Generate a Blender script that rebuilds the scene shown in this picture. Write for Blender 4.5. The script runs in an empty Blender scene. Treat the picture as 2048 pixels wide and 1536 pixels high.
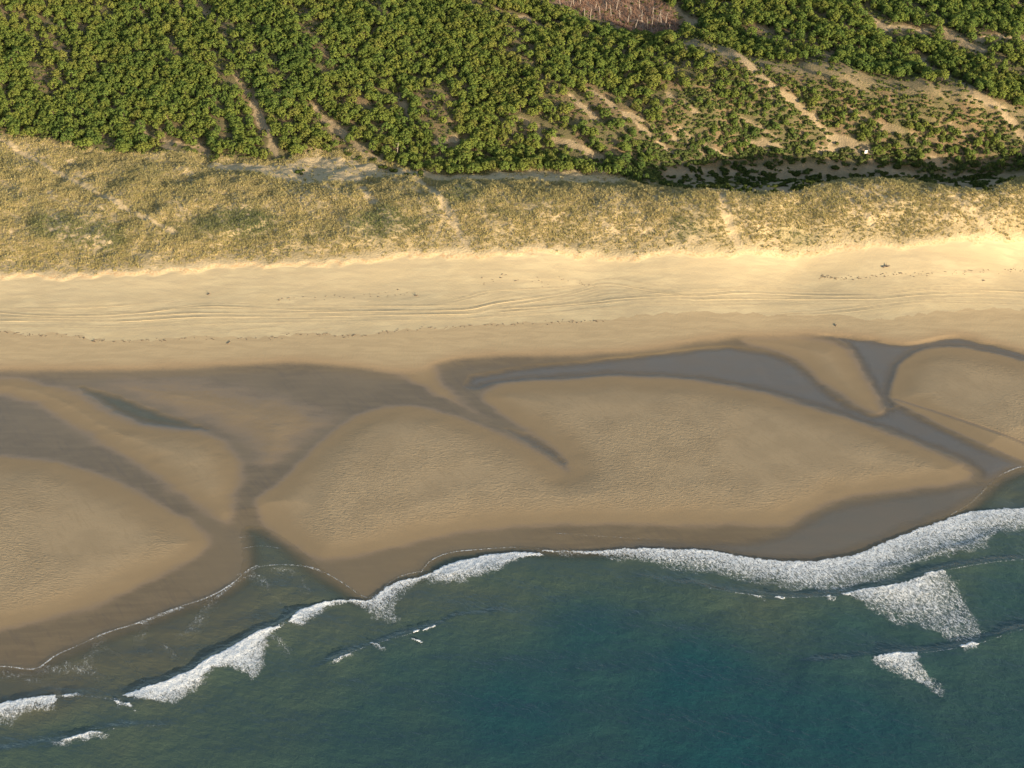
import bpy, math, random
import numpy as np
from mathutils import Vector, Matrix, Euler

random.seed(11)
rng = np.random.default_rng(11)
scene = bpy.context.scene
COL = scene.collection

# ------------------------------------------------------------------ camera
CAM_H = 224.0
PITCH = math.radians(33.0)
HFOV = math.radians(40.0)
FPX = 1024.0 / math.tan(HFOV / 2)          # focal length in pixels of a 2048 px wide picture
cam_data = bpy.data.cameras.new("camera")
cam_data.sensor_width = 36.0
cam_data.lens = 18.0 / math.tan(HFOV / 2)
cam_data.clip_start = 1.0
cam_data.clip_end = 20000.0
cam = bpy.data.objects.new("camera", cam_data)
COL.objects.link(cam)
cam.location = (0, 0, CAM_H)
cam.rotation_euler = (math.pi / 2 - PITCH, 0, 0)
scene.camera = cam

# ------------------------------------------------------------------ sky, sun, exposure
SUN_ELEV = math.radians(10.8)
SUN_SIDE = math.radians(34.0)              # sun stands behind the camera, this far to its right
sun_from = Vector((math.sin(SUN_SIDE) * math.cos(SUN_ELEV), -math.cos(SUN_SIDE) * math.cos(SUN_ELEV), math.sin(SUN_ELEV)))
world = bpy.data.worlds.new("World")
scene.world = world
world.use_nodes = True
wn = world.node_tree
wn.nodes.clear()
w_out = wn.nodes.new("ShaderNodeOutputWorld")
w_bg = wn.nodes.new("ShaderNodeBackground")
w_sky = wn.nodes.new("ShaderNodeTexSky")
w_sky.sky_type = 'NISHITA'
w_sky.sun_disc = False
w_sky.sun_elevation = SUN_ELEV
w_sky.sun_rotation = math.atan2(sun_from.x, sun_from.y)
w_sky.altitude = 100
w_sky.air_density = 1.0
w_sky.dust_density = 1.5
w_bg.inputs[1].default_value = 0.15
wn.links.new(w_sky.outputs[0], w_bg.inputs[0])
wn.links.new(w_bg.outputs[0], w_out.inputs[0])
sun_data = bpy.data.lights.new("sun", 'SUN')
sun_data.energy = 5.0
sun_data.angle = math.radians(0.53)
sun_data.color = (1.0, 0.86, 0.66)
sun = bpy.data.objects.new("sun", sun_data)
COL.objects.link(sun)
sun.rotation_euler = (-sun_from).to_track_quat('-Z', 'Y').to_euler()
sun.location = (300, -300, 400)
vs = scene.view_settings
vs.view_transform = 'Standard'
vs.look = 'None'
vs.gamma = 1.0
vs.exposure = 1.2
vs.use_curve_mapping = False
scene.cycles.max_bounces = 4
scene.cycles.diffuse_bounces = 2
scene.cycles.glossy_bounces = 2
scene.cycles.transparent_max_bounces = 10


# ------------------------------------------------------------------ numbers: noise, curves, distances
_TABLE = np.random.default_rng(3).uniform(-1, 1, (256, 256)).astype(np.float32)


def _hash(ix, iy, seed):
    return _TABLE[(ix + seed * 37) & 255, (iy + seed * 91) & 255]


def vnoise(x, y, seed=0):
    x0 = np.floor(x); y0 = np.floor(y)
    fx = x - x0; fy = y - y0
    x0 = x0.astype(np.int32); y0 = y0.astype(np.int32)
    ux = fx * fx * fx * (fx * (fx * 6 - 15) + 10)
    uy = fy * fy * fy * (fy * (fy * 6 - 15) + 10)
    a = _hash(x0, y0, seed); b = _hash(x0 + 1, y0, seed)
    c = _hash(x0, y0 + 1, seed); d = _hash(x0 + 1, y0 + 1, seed)
    return (a * (1 - ux) + b * ux) * (1 - uy) + (c * (1 - ux) + d * ux) * uy


def fbm(x, y, octaves=4, seed=0, gain=0.5):
    s = 0; amp = 1.0; tot = 0
    for o in range(octaves):
        ca, sa = math.cos(o * 0.7 + 0.3), math.sin(o * 0.7 + 0.3)
        s = s + amp * vnoise((x * ca - y * sa) * 2 ** o + 17.3 * o, (x * sa + y * ca) * 2 ** o - 9.1 * o, seed + o)
        tot += amp; amp *= gain
    return s / tot


def sstep(a, b, v):
    t = np.clip((v - a) / (b - a), 0, 1)
    return t * t * (3 - 2 * t)


def chaikin(pts, closed, n=2):
    p = np.asarray(pts, float)
    for _ in range(n):
        if closed:
            q = np.roll(p, -1, axis=0)
            p = np.stack([p * .75 + q * .25, p * .25 + q * .75], 1).reshape(-1, p.shape[1])
        else:
            a, b = p[:-1], p[1:]
            m = np.stack([a * .75 + b * .25, a * .25 + b * .75], 1).reshape(-1, p.shape[1])
            p = np.concatenate([p[:1], m, p[-1:]])
    return p


def seg_dist2(X, Y, ax, ay, bx, by):
    dx, dy = bx - ax, by - ay
    t = np.clip(((X - ax) * dx + (Y - ay) * dy) / (dx * dx + dy * dy + 1e-12), 0, 1)
    return (X - ax - t * dx) ** 2 + (Y - ay - t * dy) ** 2


def line_dist(X, Y, pts, margin=20.0):
    """Distance to an open line; far away it is just `margin`."""
    out = np.full(X.shape, float(margin))
    p = np.asarray(pts)
    m = (X > p[:, 0].min() - margin) & (X < p[:, 0].max() + margin) & (Y > p[:, 1].min() - margin) & (Y < p[:, 1].max() + margin)
    if not m.any():
        return out
    x, y = X[m], Y[m]
    d2 = np.full(x.shape, float(margin * margin))
    for k in range(len(p) - 1):
        d2 = np.minimum(d2, seg_dist2(x, y, p[k, 0], p[k, 1], p[k + 1, 0], p[k + 1, 1]))
    out[m] = np.sqrt(d2)
    return out


def poly_sd(X, Y, pts, margin=20.0):
    """Signed distance to a closed outline, positive inside."""
    out = np.full(X.shape, -float(margin))
    p = np.asarray(pts)
    m = (X > p[:, 0].min() - margin) & (X < p[:, 0].max() + margin) & (Y > p[:, 1].min() - margin) & (Y < p[:, 1].max() + margin)
    if not m.any():
        return out
    x, y = X[m], Y[m]
    d2 = np.full(x.shape, 1e9)
    ins = np.zeros(x.shape, bool)
    n = len(p)
    for k in range(n):
        ax, ay = p[k]; bx, by = p[(k + 1) % n]
        d2 = np.minimum(d2, seg_dist2(x, y, ax, ay, bx, by))
        if ay != by:
            c = ((ay > y) != (by > y)) & (x < (bx - ax) * (y - ay) / (by - ay) + ax)
            ins ^= c
    d = np.sqrt(d2)
    out[m] = np.maximum(np.where(ins, d, -d), -margin)
    return out


# ------------------------------------------------------------------ surveying: photo pixel -> place on the ground
def on_level(px, py, z):
    dx = (px - 1024.0) / FPX
    dy = (768.0 - py) / FPX
    cy, sy = math.cos(PITCH), math.sin(PITCH)
    vx, vy, vz = dx, cy + dy * sy, -sy + dy * cy
    t = (z - CAM_H) / vz
    return vx * t, vy * t


# surveyed heights: (photo x, photo y, metres above the sea)
HEIGHTS = []
for px, dz in ((-350, 0), (0, 0), (400, 0), (800, 0), (1200, .0), (1600, 0), (2048, 0), (2400, 0)):
    t = max(0, min(1, (px - 700) / 700.0))            # 0 low broad dune on the left, 1 high ridge on the right
    foot = 557 - 62 * max(0, min(1, px / 2048))
    HEIGHTS += [(px, foot + 28, 4.4), (px, foot + 2, 6.2 + t)]
    HEIGHTS += [(px, foot + 95, 3.3), (px, foot + 178, 1.5)]
    HEIGHTS += [(px, 1000, .7), (px, 860, .9)]
HEIGHTS += [(-300, 1400, .1), (0, 1330, .05), (280, 1240, .05), (500, 1140, .05), (740, 1200, .05), (900, 1105, .05), (1200, 1100, .05),
            (1450, 1105, .05), (1630, 1125, .05), (1800, 1070, .05), (2048, 1018, .05), (2400, 960, .05),
            (-300, 1700, -2), (500, 1536, -2), (1000, 1400, -2.5), (1500, 1300, -2.5), (2048, 1300, -2.5), (1500, 1800, -4), (500, 1900, -4), (2400, 1700, -4),
            # broad left dune field
            (-300, 480, 9.5), (0, 470, 9.5), (300, 460, 9.8), (600, 450, 10.5), (-300, 400, 10), (0, 390, 10), (300, 385, 10.5), (600, 395, 12),
            (0, 330, 10.5), (300, 345, 10.8), (500, 355, 11), (650, 373, 12.6), (0, 290, 10), (200, 305, 9.6), (420, 325, 8.4), (640, 332, 7.2),
            # middle
            (800, 440, 12), (1000, 440, 12.5), (800, 376, 14.1), (950, 376, 14.4), (1100, 373, 15), (1200, 376, 15.6), (820, 346, 8.2), (950, 348, 8.1), (1100, 344, 8.4), (1230, 353, 8.8),
            # high ridge on the right and the hollow behind it
            (1200, 440, 13.5), (1400, 450, 14), (1400, 386, 18), (1520, 384, 18.2), (1600, 397, 17.6), (1600, 450, 14), (1670, 374, 18.4), (1780, 363, 18.8), (1800, 440, 14.5),
            (1900, 383, 18), (2000, 388, 17.8), (2060, 360, 17.5), (2000, 440, 14), (2400, 370, 17), (2400, 440, 14),
            (1330, 345, 8.0), (1420, 355, 6.0), (1520, 355, 5.4), (1620, 358, 5.2), (1700, 338, 5.8), (1820, 345, 5.6), (1900, 352, 5.4), (2000, 348, 5.6), (2400, 335, 7),
            (1350, 315, 8), (1500, 316, 6.2), (1640, 316, 6.4), (1740, 306, 7.8), (1900, 312, 7.0), (2048, 312, 7.5),
            # wooded slopes
            (-300, 240, 12), (0, 240, 12), (300, 240, 13), (600, 270, 12), (800, 270, 13), (1000, 270, 15), (1200, 270, 15),
            (-300, 150, 17), (0, 150, 17), (300, 150, 18), (600, 150, 20), (900, 150, 22), (1200, 190, 21),
            (-300, 50, 22), (0, 50, 21), (150, 80, 18), (300, 50, 22), (600, 50, 27), (900, 50, 29), (1000, 10, 30), (1080, 50, 28),
            (1400, 230, 18), (1600, 240, 17), (1800, 250, 17), (2000, 260, 16), (1300, 130, 26),
            (1360, 84, 28.5), (1440, 106, 29), (1540, 122, 28.5), (1700, 150, 27.5), (1860, 178, 26), (1950, 200, 25), (2060, 222, 24.5), (2400, 260, 24),
            (1200, 45, 22.5), (1300, 62, 22.5), (1380, 60, 22.5), (1470, 84, 24), (1600, 108, 24), (1750, 135, 23.5), (1900, 165, 22.5), (2040, 195, 22),
            (1250, 10, 25), (1420, 20, 29), (1600, 40, 28), (1800, 60, 28), (1990, 80, 27), (2100, 80, 27), (1950, 130, 24), (1700, 90, 26),
            (-300, -60, 27), (300, -60, 28), (800, -60, 32), (1200, -60, 30), (1700, -40, 31), (2200, -20, 31), (2400, 100, 26),
            (-600, -200, 30), (1000, -220, 33), (2700, -200, 33)]
cp = []
for px, py, z in HEIGHTS:
    x, y = on_level(px, py, z)
    cp.append((x, y, z))
for x in (-900, -450, 0, 450, 900):
    cp += [(x, 1500, 30), (x, 40, -5), (x, -250, -8)]
for sx in (-1, 1):
    cp += [(sx * 900, 420, 8), (sx * 900, 560, 12), (sx * 900, 800, 28), (sx * 900, 290, 0.3), (sx * 900, 340, 2)]
cp = np.array(cp)


def tps_fit(P, V, lam=0.02, s=100.0):
    p = P / s
    n = len(p)
    d2 = ((p[:, None] - p[None]) ** 2).sum(-1)
    K = 0.5 * d2 * np.log(d2 + 1e-12)
    A = np.zeros((n + 3, n + 3))
    A[:n, :n] = K + lam * np.eye(n)
    A[:n, n] = 1; A[:n, n + 1:] = p
    A[n, :n] = 1; A[n + 1:, :n] = p.T
    b = np.zeros(n + 3); b[:n] = V
    return np.linalg.solve(A, b)


def tps_eval(w, P, X, Y, s=100.0):
    x = X.ravel() / s; y = Y.ravel() / s
    n = len(P)
    out = w[n] + w[n + 1] * x + w[n + 2] * y
    for k in range(n):
        d2 = (x - P[k, 0] / s) ** 2 + (y - P[k, 1] / s) ** 2
        out += w[k] * 0.5 * d2 * np.log(d2 + 1e-12)
    return out.reshape(X.shape)


GX0, GY0, GS = -520.0, 120.0, 4.0
gx = np.arange(GX0, 521, GS); gy = np.arange(GY0, 1160, GS)
GXX, GYY = np.meshgrid(gx, gy)
GZ = np.clip(tps_eval(tps_fit(cp[:, :2], cp[:, 2]), cp[:, :2], GXX, GYY), -6, 40)


def base_height(x, y):
    """Bicubic look-up in the surveyed height grid."""
    u = np.clip((x - GX0) / GS, 1.001, len(gx) - 2.999)
    v = np.clip((y - GY0) / GS, 1.001, len(gy) - 2.999)
    iu = np.floor(u).astype(int); iv = np.floor(v).astype(int)
    fu = u - iu; fv = v - iv

    def w(t):     # cubic B-spline: smooth slopes under a low sun
        return ((1 - t) ** 3 / 6, (3 * t ** 3 - 6 * t ** 2 + 4) / 6, (-3 * t ** 3 + 3 * t ** 2 + 3 * t + 1) / 6, t ** 3 / 6)
    wu, wv = w(fu), w(fv)
    z = 0
    for j in range(4):
        r = 0
        for i in range(4):
            r = r + wu[i] * GZ[iv + j - 1, iu + i - 1]
        z = z + wv[j] * r
    return z


def place(px, py):
    """Photo pixel(s) -> (x, y) on the surveyed ground."""
    px = np.atleast_1d(np.asarray(px, float)); py = np.atleast_1d(np.asarray(py, float))
    z = np.full(px.shape, 5.0)
    for _ in range(25):
        x, y = on_level(px, py, z)
        z = 0.5 * z + 0.5 * base_height(x, y)
    return x, y


def outline(pts, closed=True, n=2):
    a = np.asarray(pts, float)
    x, y = place(a[:, 0], a[:, 1])
    return chaikin(np.stack([x, y], 1), closed, n)


def line(pts, n=2):
    return outline(pts, False, n)


# ------------------------------------------------------------------ traced features
DUNE_FOOT = line([(-700, 590), (-300, 572), (0, 558), (150, 552), (300, 545), (450, 540), (600, 530), (700, 524), (800, 516), (900, 508), (1000, 514), (1100, 515),
                  (1250, 515), (1400, 516), (1450, 518), (1560, 511), (1700, 505), (1850, 496), (2048, 489), (2350, 478), (2700, 470)])
WET_LINE = line([(-700, 690), (-300, 672), (-80, 662), (0, 660), (60, 670), (130, 665), (200, 681), (300, 679), (420, 671), (520, 676), (620, 664), (700, 672), (800, 658), (900, 655),
                 (960, 647), (1050, 646), (1130, 640), (1200, 641), (1300, 626), (1420, 622), (1540, 629), (1640, 625), (1720, 635), (1760, 640), (1850, 625), (1950, 617), (2048, 618), (2300, 600), (2700, 590)], 1)
FACE_LINE = line([(-700, 770), (-300, 748), (0, 738), (150, 738), (300, 735), (450, 729), (600, 722), (700, 728), (770, 738), (840, 742), (870, 728), (920, 713), (1000, 708), (1150, 708), (1250, 704),
                  (1330, 695), (1400, 681), (1480, 672), (1560, 673), (1625, 668), (1720, 672), (1800, 687), (1850, 681), (1900, 670), (1960, 678), (2048, 701), (2350, 760), (2700, 800)])
BARS = [outline(p) for p in (
    [(-500, 880), (-200, 900), (0, 908), (80, 912), (160, 930), (240, 963), (310, 998), (370, 1033), (420, 1060), (430, 1085), (400, 1118), (330, 1150), (250, 1190), (150, 1230), (0, 1265), (-250, 1310), (-500, 1330)],
    [(-60, 752), (40, 752), (110, 768), (165, 785), (210, 812), (260, 842), (330, 852), (420, 862), (470, 888), (492, 930), (480, 985), (466, 1058), (400, 1020), (330, 978), (265, 930), (200, 888), (130, 848), (60, 800), (-60, 780)],
    [(497, 1000), (540, 975), (600, 915), (660, 858), (720, 825), (800, 805), (880, 815), (960, 845), (1020, 872), (1080, 900), (1118, 925), (1138, 945), (1122, 915), (1095, 890), (1040, 852), (985, 822), (955, 790), (990, 766),
     (1050, 758), (1150, 756), (1220, 748), (1280, 753), (1380, 756), (1450, 768), (1540, 786), (1620, 811), (1700, 836), (1800, 871), (1900, 911), (1960, 946), (1920, 968), (1850, 977), (1750, 987), (1680, 1002), (1620, 1028),
     (1590, 1047), (1560, 1058), (1450, 1050), (1350, 1052), (1230, 1049), (1100, 1052), (980, 1057), (850, 1082), (740, 1112), (660, 1124), (620, 1116), (570, 1087), (520, 1042)],
    [(1772, 797), (1785, 752), (1802, 716), (1850, 696), (1900, 690), (1960, 698), (2048, 719), (2250, 780), (2450, 830), (2450, 1010), (2250, 990), (2048, 922), (1990, 897), (1900, 858), (1830, 822)],
    [(1480, 672), (1620, 674), (1690, 684), (1712, 720), (1742, 772), (1776, 822), (1752, 830), (1690, 800), (1640, 762), (1600, 722), (1560, 702), (1490, 690)],
    [(755, 728), (875, 724), (885, 762), (925, 800), (985, 842), (950, 838), (900, 806), (850, 780), (800, 755)],
    [(1500, 720), (1530, 728), (1552, 770), (1525, 762)],
    [(1575, 735), (1600, 740), (1620, 775), (1590, 765)],
    [(180, 758), (300, 752), (450, 765), (600, 800), (690, 838), (630, 878), (560, 930), (515, 945), (485, 890), (430, 858), (330, 822), (230, 790)],
)]
BAR_SOFT = [3.2, 4.5, 3.0, 1.8, 3.5, 5.0, 3.0, 3.0, 8.0]
BAR_STRENGTH = [1, 1, 1, 1, .95, 1.0, .65, .5, .62]
GROOVES = [(line([(880, 800), (960, 838), (1030, 862), (1090, 897), (1125, 922)]), 1.5),
           (line([(1790, 797), (1870, 822), (1960, 852), (2060, 888)]), .6)]
SEA_EDGE_PX = [(-900, 1480), (-400, 1410), (-150, 1350), (0, 1330), (60, 1340), (82, 1334), (110, 1310), (160, 1290), (210, 1265), (280, 1246), (350, 1216), (420, 1195), (468, 1166), (490, 1140), (488, 1090), (482, 1052), (520, 1050), (555, 1068), (585, 1090), (618, 1117), (640, 1138),
               (690, 1170), (735, 1202), (758, 1184), (775, 1166), (800, 1152), (842, 1144), (858, 1120), (900, 1104), (960, 1099), (1030, 1094), (1080, 1097), (1130, 1103), (1200, 1101), (1290, 1096),
               (1400, 1099), (1450, 1105), (1530, 1120), (1625, 1125), (1680, 1113), (1760, 1087), (1830, 1054), (1900, 1032), (1938, 1010), (1962, 985), (1985, 962), (2010, 945), (2048, 931), (2300, 900), (2900, 840)]
SEA_EDGE = line(SEA_EDGE_PX)
SEA_AREA = np.concatenate([SEA_EDGE, [(2500, 250), (2500, -3000), (-2500, -3000), (-2500, 150)]])
POOLS = [
    ("runnel", "blue-grey tidal runnel curving behind the largest sandbar to the sea", outline([(925, 768), (940, 750), (990, 742), (1050, 732), (1150, 722), (1250, 714), (1340, 703), (1430, 690), (1490, 694), (1560, 708), (1612, 740), (1680, 802), (1752, 835), (1790, 806), (1830, 828), (1900, 864), (1990, 903), (2048, 928), (2048, 935), (2010, 947), (1985, 964), (1960, 962), (1962, 944),
                 (1900, 908), (1800, 868), (1700, 833), (1620, 808), (1540, 783), (1450, 765), (1380, 753), (1280, 751), (1220, 746), (1150, 754), (1050, 757), (985, 764), (950, 780)])),
    ("runnel", "narrow blue-grey channel bending round the far side of the rightmost sandbar", outline([(1622, 667), (1720, 673), (1800, 688), (1860, 679), (1905, 671), (1960, 680), (2048, 704), (2300, 775), (2300, 795), (2048, 719), (1960, 697), (1900, 690), (1850, 695), (1802, 714), (1786, 750), (1774, 795), (1790, 810), (1776, 818), (1744, 768), (1714, 718), (1692, 681)])),
    ("tide_pool", "long green tide pool lying along the brown flat on the left", outline([(140, 765), (200, 781), (260, 799), (330, 826), (400, 850), (430, 862), (330, 850), (270, 841), (225, 818)])),
    ("tide_pool", "small dark pool in the groove between the two middle sandbars", outline([(1000, 852), (1050, 864), (1085, 884), (1122, 915), (1134, 930), (1090, 902), (1040, 876)])),
]
# sandy streaks, tracks and bare ground among the trees: (line, half width in metres, strength)
STREAKS = [(line(p), w, s) for p, w, s in (
    ([(395, 0), (412, 22), (440, 42)], 1.6, .8), ([(345, 45), (375, 38), (400, 40)], 1.5, .7), ([(50, 38), (70, 48), (95, 48)], 1.5, .8), ([(470, 150), (500, 190), (525, 250), (556, 312)], 2.2, 1), ([(545, 118), (572, 158)], 1.2, .8),
    ([(620, 205), (660, 250), (700, 280), (742, 322)], 1.5, 1), ([(780, 165), (806, 205), (815, 230)], 1.2, .8), ([(735, 155), (760, 195)], 1.5, .6), ([(935, 0), (985, 20), (1035, 28), (1085, 45)], 2.2, .9), ([(1150, 45), (1205, 60)], 2.2, .7),
    ([(1140, 195), (1180, 230), (1196, 240)], 1.8, 1), ([(1040, 235), (1120, 282), (1200, 315)], 1.7, .9), ([(1180, 180), (1260, 242), (1340, 308)], 1.4, .85), ([(1270, 90), (1345, 145)], 1.2, .7), ([(1330, 190), (1400, 240)], 1.2, .7), ([(1260, 230), (1310, 260), (1400, 310)], 1.3, .7),
    ([(330, 285), (350, 290), (410, 300)], 3.2, 1), ([(270, 245), (300, 270), (340, 300)], 1.6, .7), ([(350, 225), (380, 260), (410, 290)], 1.2, .6), ([(225, 85), (245, 105)], 1.4, .7), ([(160, 80), (190, 95)], 1.6, .5), ([(105, 90), (140, 125)], 1.4, .6),
    ([(700, 285), (730, 300), (770, 330)], 1.4, .9), ([(860, 290), (900, 285), (930, 280)], 2, .7), ([(980, 225), (1000, 245), (1030, 268)], 1.0, .7),
    ([(1355, 84), (1400, 94), (1450, 106), (1530, 160), (1590, 202), (1655, 262), (1700, 288), (1742, 306)], 2.0, 1), ([(1480, 118), (1540, 165), (1570, 190)], 1.2, .5), ([(1738, 30), (1762, 52), (1780, 58), (1830, 55), (1895, 65), (1920, 85), (1960, 105)], 2.1, 1), ([(1955, 82), (2000, 76), (2070, 74), (2250, 70)], 2.1, 1),
    ([(1845, 118), (1872, 145), (1892, 152), (1930, 180), (1965, 196), (2010, 218)], 2.1, 1), ([(2010, 232), (2048, 264), (2100, 300)], 1.6, 1), ([(1410, 0), (1450, 10), (1490, 34), (1540, 70)], 1.3, .7), ([(1350, 8), (1372, 30), (1392, 45)], 2, .9), ([(1480, 230), (1560, 280), (1600, 285)], 1, .6),
    ([(1500, 160), (1560, 210)], 1.4, .5), ([(1690, 215), (1750, 250), (1850, 285)], 1.6, .5), ([(1640, 300), (1700, 285)], 2, .8), ([(1500, 285), (1560, 292)], 1.8, .8), ([(1860, 325), (1900, 330)], 2.5, .8), ([(1700, 160), (1740, 190)], 1.2, .5), ([(1780, 200), (1850, 240)], 1.2, .5), ([(1900, 250), (1960, 290)], 1.2, .5),
    ([(1360, 265), (1420, 300), (1480, 330)], 1.3, .7), ([(1420, 305), (1520, 345)], 1.1, .5), ([(1560, 320), (1640, 350)], 1.2, .5), ([(1740, 320), (1830, 350)], 1.2, .5), ([(1900, 90), (1960, 140)], 1.2, .5),
)]
BAND = outline([(1340, 78), (1400, 86), (1450, 100), (1520, 112), (1600, 124), (1700, 141), (1800, 157), (1870, 170), (1930, 190), (2048, 212), (2300, 255), (2300, 275), (2048, 232), (1960, 216), (1880, 200), (1790, 186), (1700, 169), (1600, 147), (1510, 133), (1440, 118), (1390, 98)])
CLEARING = outline([(1075, -5), (1150, 25), (1210, 48), (1290, 70), (1350, 74), (1365, 50), (1345, 22), (1325, 2), (1300, -25), (1100, -40)])
VALLEY_SAND = outline([(380, 322), (430, 326), (560, 338), (600, 315), (640, 312), (700, 318), (740, 328), (830, 347), (980, 351), (1100, 343), (1200, 347), (1262, 360), (1220, 366), (1150, 366), (1000, 362), (880, 363), (760, 352), (700, 362), (600, 370), (540, 352), (420, 338)])
DUNE_PATHS = [(line(p), w) for p, w in (([(-60, 245), (0, 278), (60, 315), (130, 352), (200, 393), (280, 432), (345, 468)], 1.3), ([(830, 360), (870, 385), (900, 430), (925, 480), (935, 505)], 1.4), ([(1440, 390), (1455, 440), (1475, 490), (1480, 512)], 1.5),
                                          ([(720, 375), (745, 400)], 2.0), ([(1910, 395), (1960, 440), (1990, 480)], 1.6), ([(1700, 400), (1740, 450)], 1.0))]
HOLLOW_SAND = outline([(1300, 345), (1340, 330), (1430, 332), (1500, 320), (1640, 310), (1760, 322), (1840, 338), (1900, 330), (2048, 328), (2300, 335), (2300, 420), (2000, 400), (1600, 405), (1400, 395)])
FOREST_EDGE = line([(-700, 230), (-300, 255), (0, 272), (100, 287), (180, 302), (270, 314), (330, 306), (420, 316), (480, 318), (560, 332), (600, 306), (690, 302), (740, 322), (800, 342), (880, 348), (980, 343), (1080, 340), (1140, 330), (1200, 346), (1270, 362), (1330, 370), (1420, 388),
                    (1520, 384), (1600, 396), (1660, 366), (1720, 362), (1800, 362), (1900, 378), (2000, 386), (2048, 352), (2300, 360), (2700, 360)])
DARK_GRASS = [outline(p) for p in ([(30, 440), (120, 430), (220, 450), (260, 480), (200, 500), (90, 490)], [(380, 430), (480, 415), (560, 430), (520, 470), (420, 475)], [(700, 430), (800, 425), (850, 450), (780, 480), (700, 470)],
                                      [(900, 370), (960, 380), (950, 410), (900, 400)], [(1560, 460), (1640, 470), (1620, 490), (1560, 480)], [(1340, 440), (1400, 460), (1390, 490), (1340, 470)])]
RIDGE_DIR = place([480, 560], [160, 312])
_rd = np.array([RIDGE_DIR[0][1] - RIDGE_DIR[0][0], RIDGE_DIR[1][1] - RIDGE_DIR[1][0]]); _rd /= np.hypot(*_rd)


def y_on(lin, X):
    o = np.argsort(lin[:, 0])
    return np.interp(X, lin[o, 0], lin[o, 1])


def fields(X, Y):
    """Everything the ground is made of, measured at places X, Y (metres)."""
    f = {}
    wob = fbm(X / 9, Y / 9, 3, 5) * 1.2
    f['dune'] = np.clip(Y - y_on(DUNE_FOOT, X) + fbm(X / 4, Y / 4, 3, 6) * 2.0 + fbm(X / 14, Y / 30, 2, 7) * 2.2, -40, 40)      # + inland of the dune foot
    scal = np.abs(((X / 9.5 + fbm(X / 22, Y * 0, 2, 9) * 1.4) % 1.0) - .5) * 2.0                 # beach cusps
    f['damp'] = np.clip(y_on(WET_LINE, X) - Y - scal * 1.5 + .5 + fbm(X / 1.6, Y / 2.5, 3, 12) * .7, -30, 30)   # + seaward of the last tide's edge
    f['face'] = np.clip(y_on(FACE_LINE, X) - Y + fbm(X / 10, Y / 6, 3, 13) * 1.0, -30, 30)        # + seaward of the beach face
    bar = np.zeros_like(X)
    relief = np.zeros_like(X)
    barn = fbm(X / 7, Y / 5, 4, 21)
    for p, soft, st in zip(BARS, BAR_SOFT, BAR_STRENGTH):
        sd = poly_sd(X, Y, p, 20) + barn * soft * .35
        bar = np.maximum(bar, sstep(-soft * .55, soft * 1.1, sd) * st)
        relief = np.maximum(relief, sstep(-2, 16, sd) * st)
    for l, w in GROOVES:
        g = 1 - sstep(w * .3, w * 1.6, line_dist(X, Y, l))
        bar *= 1 - .75 * g
        relief *= 1 - .5 * g
    f['bar'] = bar
    f['relief'] = relief
    f['sea'] = poly_sd(X, Y, SEA_AREA, 40)
    pool = np.full(X.shape, -20.0)
    for _, _, p in POOLS:
        pool = np.maximum(pool, poly_sd(X, Y, p, 20))
    pool = pool + fbm(X / 4, Y / 3, 4, 89) * .9 - .1
    f['pool'] = pool
    fe = np.clip(Y - y_on(FOREST_EDGE, X), -40, 40)
    f['forest'] = fe + fbm(X / 6, Y / 6, 3, 31) * 2
    bare = np.zeros_like(X)
    strn = fbm(X / 3, Y / 5, 3, 33)
    for l, w, s in STREAKS:
        d = line_dist(X, Y, l) + strn * w * 1.1
        bare = np.maximum(bare, s * (1 - sstep(w * .4, w * 1.25, d)))
    f['band'] = sstep(-1.0, 1.5, poly_sd(X, Y, BAND) + wob)
    f['clear'] = sstep(-1.0, 2.0, poly_sd(X, Y, CLEARING) + wob)
    val = sstep(-1.2, 1.2, poly_sd(X, Y, VALLEY_SAND) + fbm(X / 5, Y / 5, 4, 35) * 2.2)
    f['valley'] = val
    hol = sstep(-2, 4, poly_sd(X, Y, HOLLOW_SAND) + wob * 3)
    f['bare'] = np.maximum(np.maximum(bare, val), .62 * hol)
    path = np.zeros_like(X)
    pathn = fbm(X / 2.5, Y / 4, 3, 37)
    for l, w in DUNE_PATHS:
        d = line_dist(X, Y, l) + pathn * w * .6
        path = np.maximum(path, 1 - sstep(w * .5, w * 1.3, d))
    f['path'] = path
    dg = np.zeros_like(X)
    dgn = fbm(X / 6, Y / 6, 3, 39) * 4
    for p in DARK_GRASS:
        dg = np.maximum(dg, sstep(-4, 3, poly_sd(X, Y, p) + dgn))
    f['green'] = dg
    along = X * _rd[0] + Y * _rd[1]; across = -X * _rd[1] + Y * _rd[0]
    f['ridge'] = fbm(across / 8.5, along / 42, 3, 41)
    f['tone'] = fbm(X / 7, Y / 7, 4, 43) * .5 + .5            # slow colour drift of sand and litter
    f['broad'] = fbm(X / 30, Y / 22, 3, 44) * .5 + .5
    return f


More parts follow.
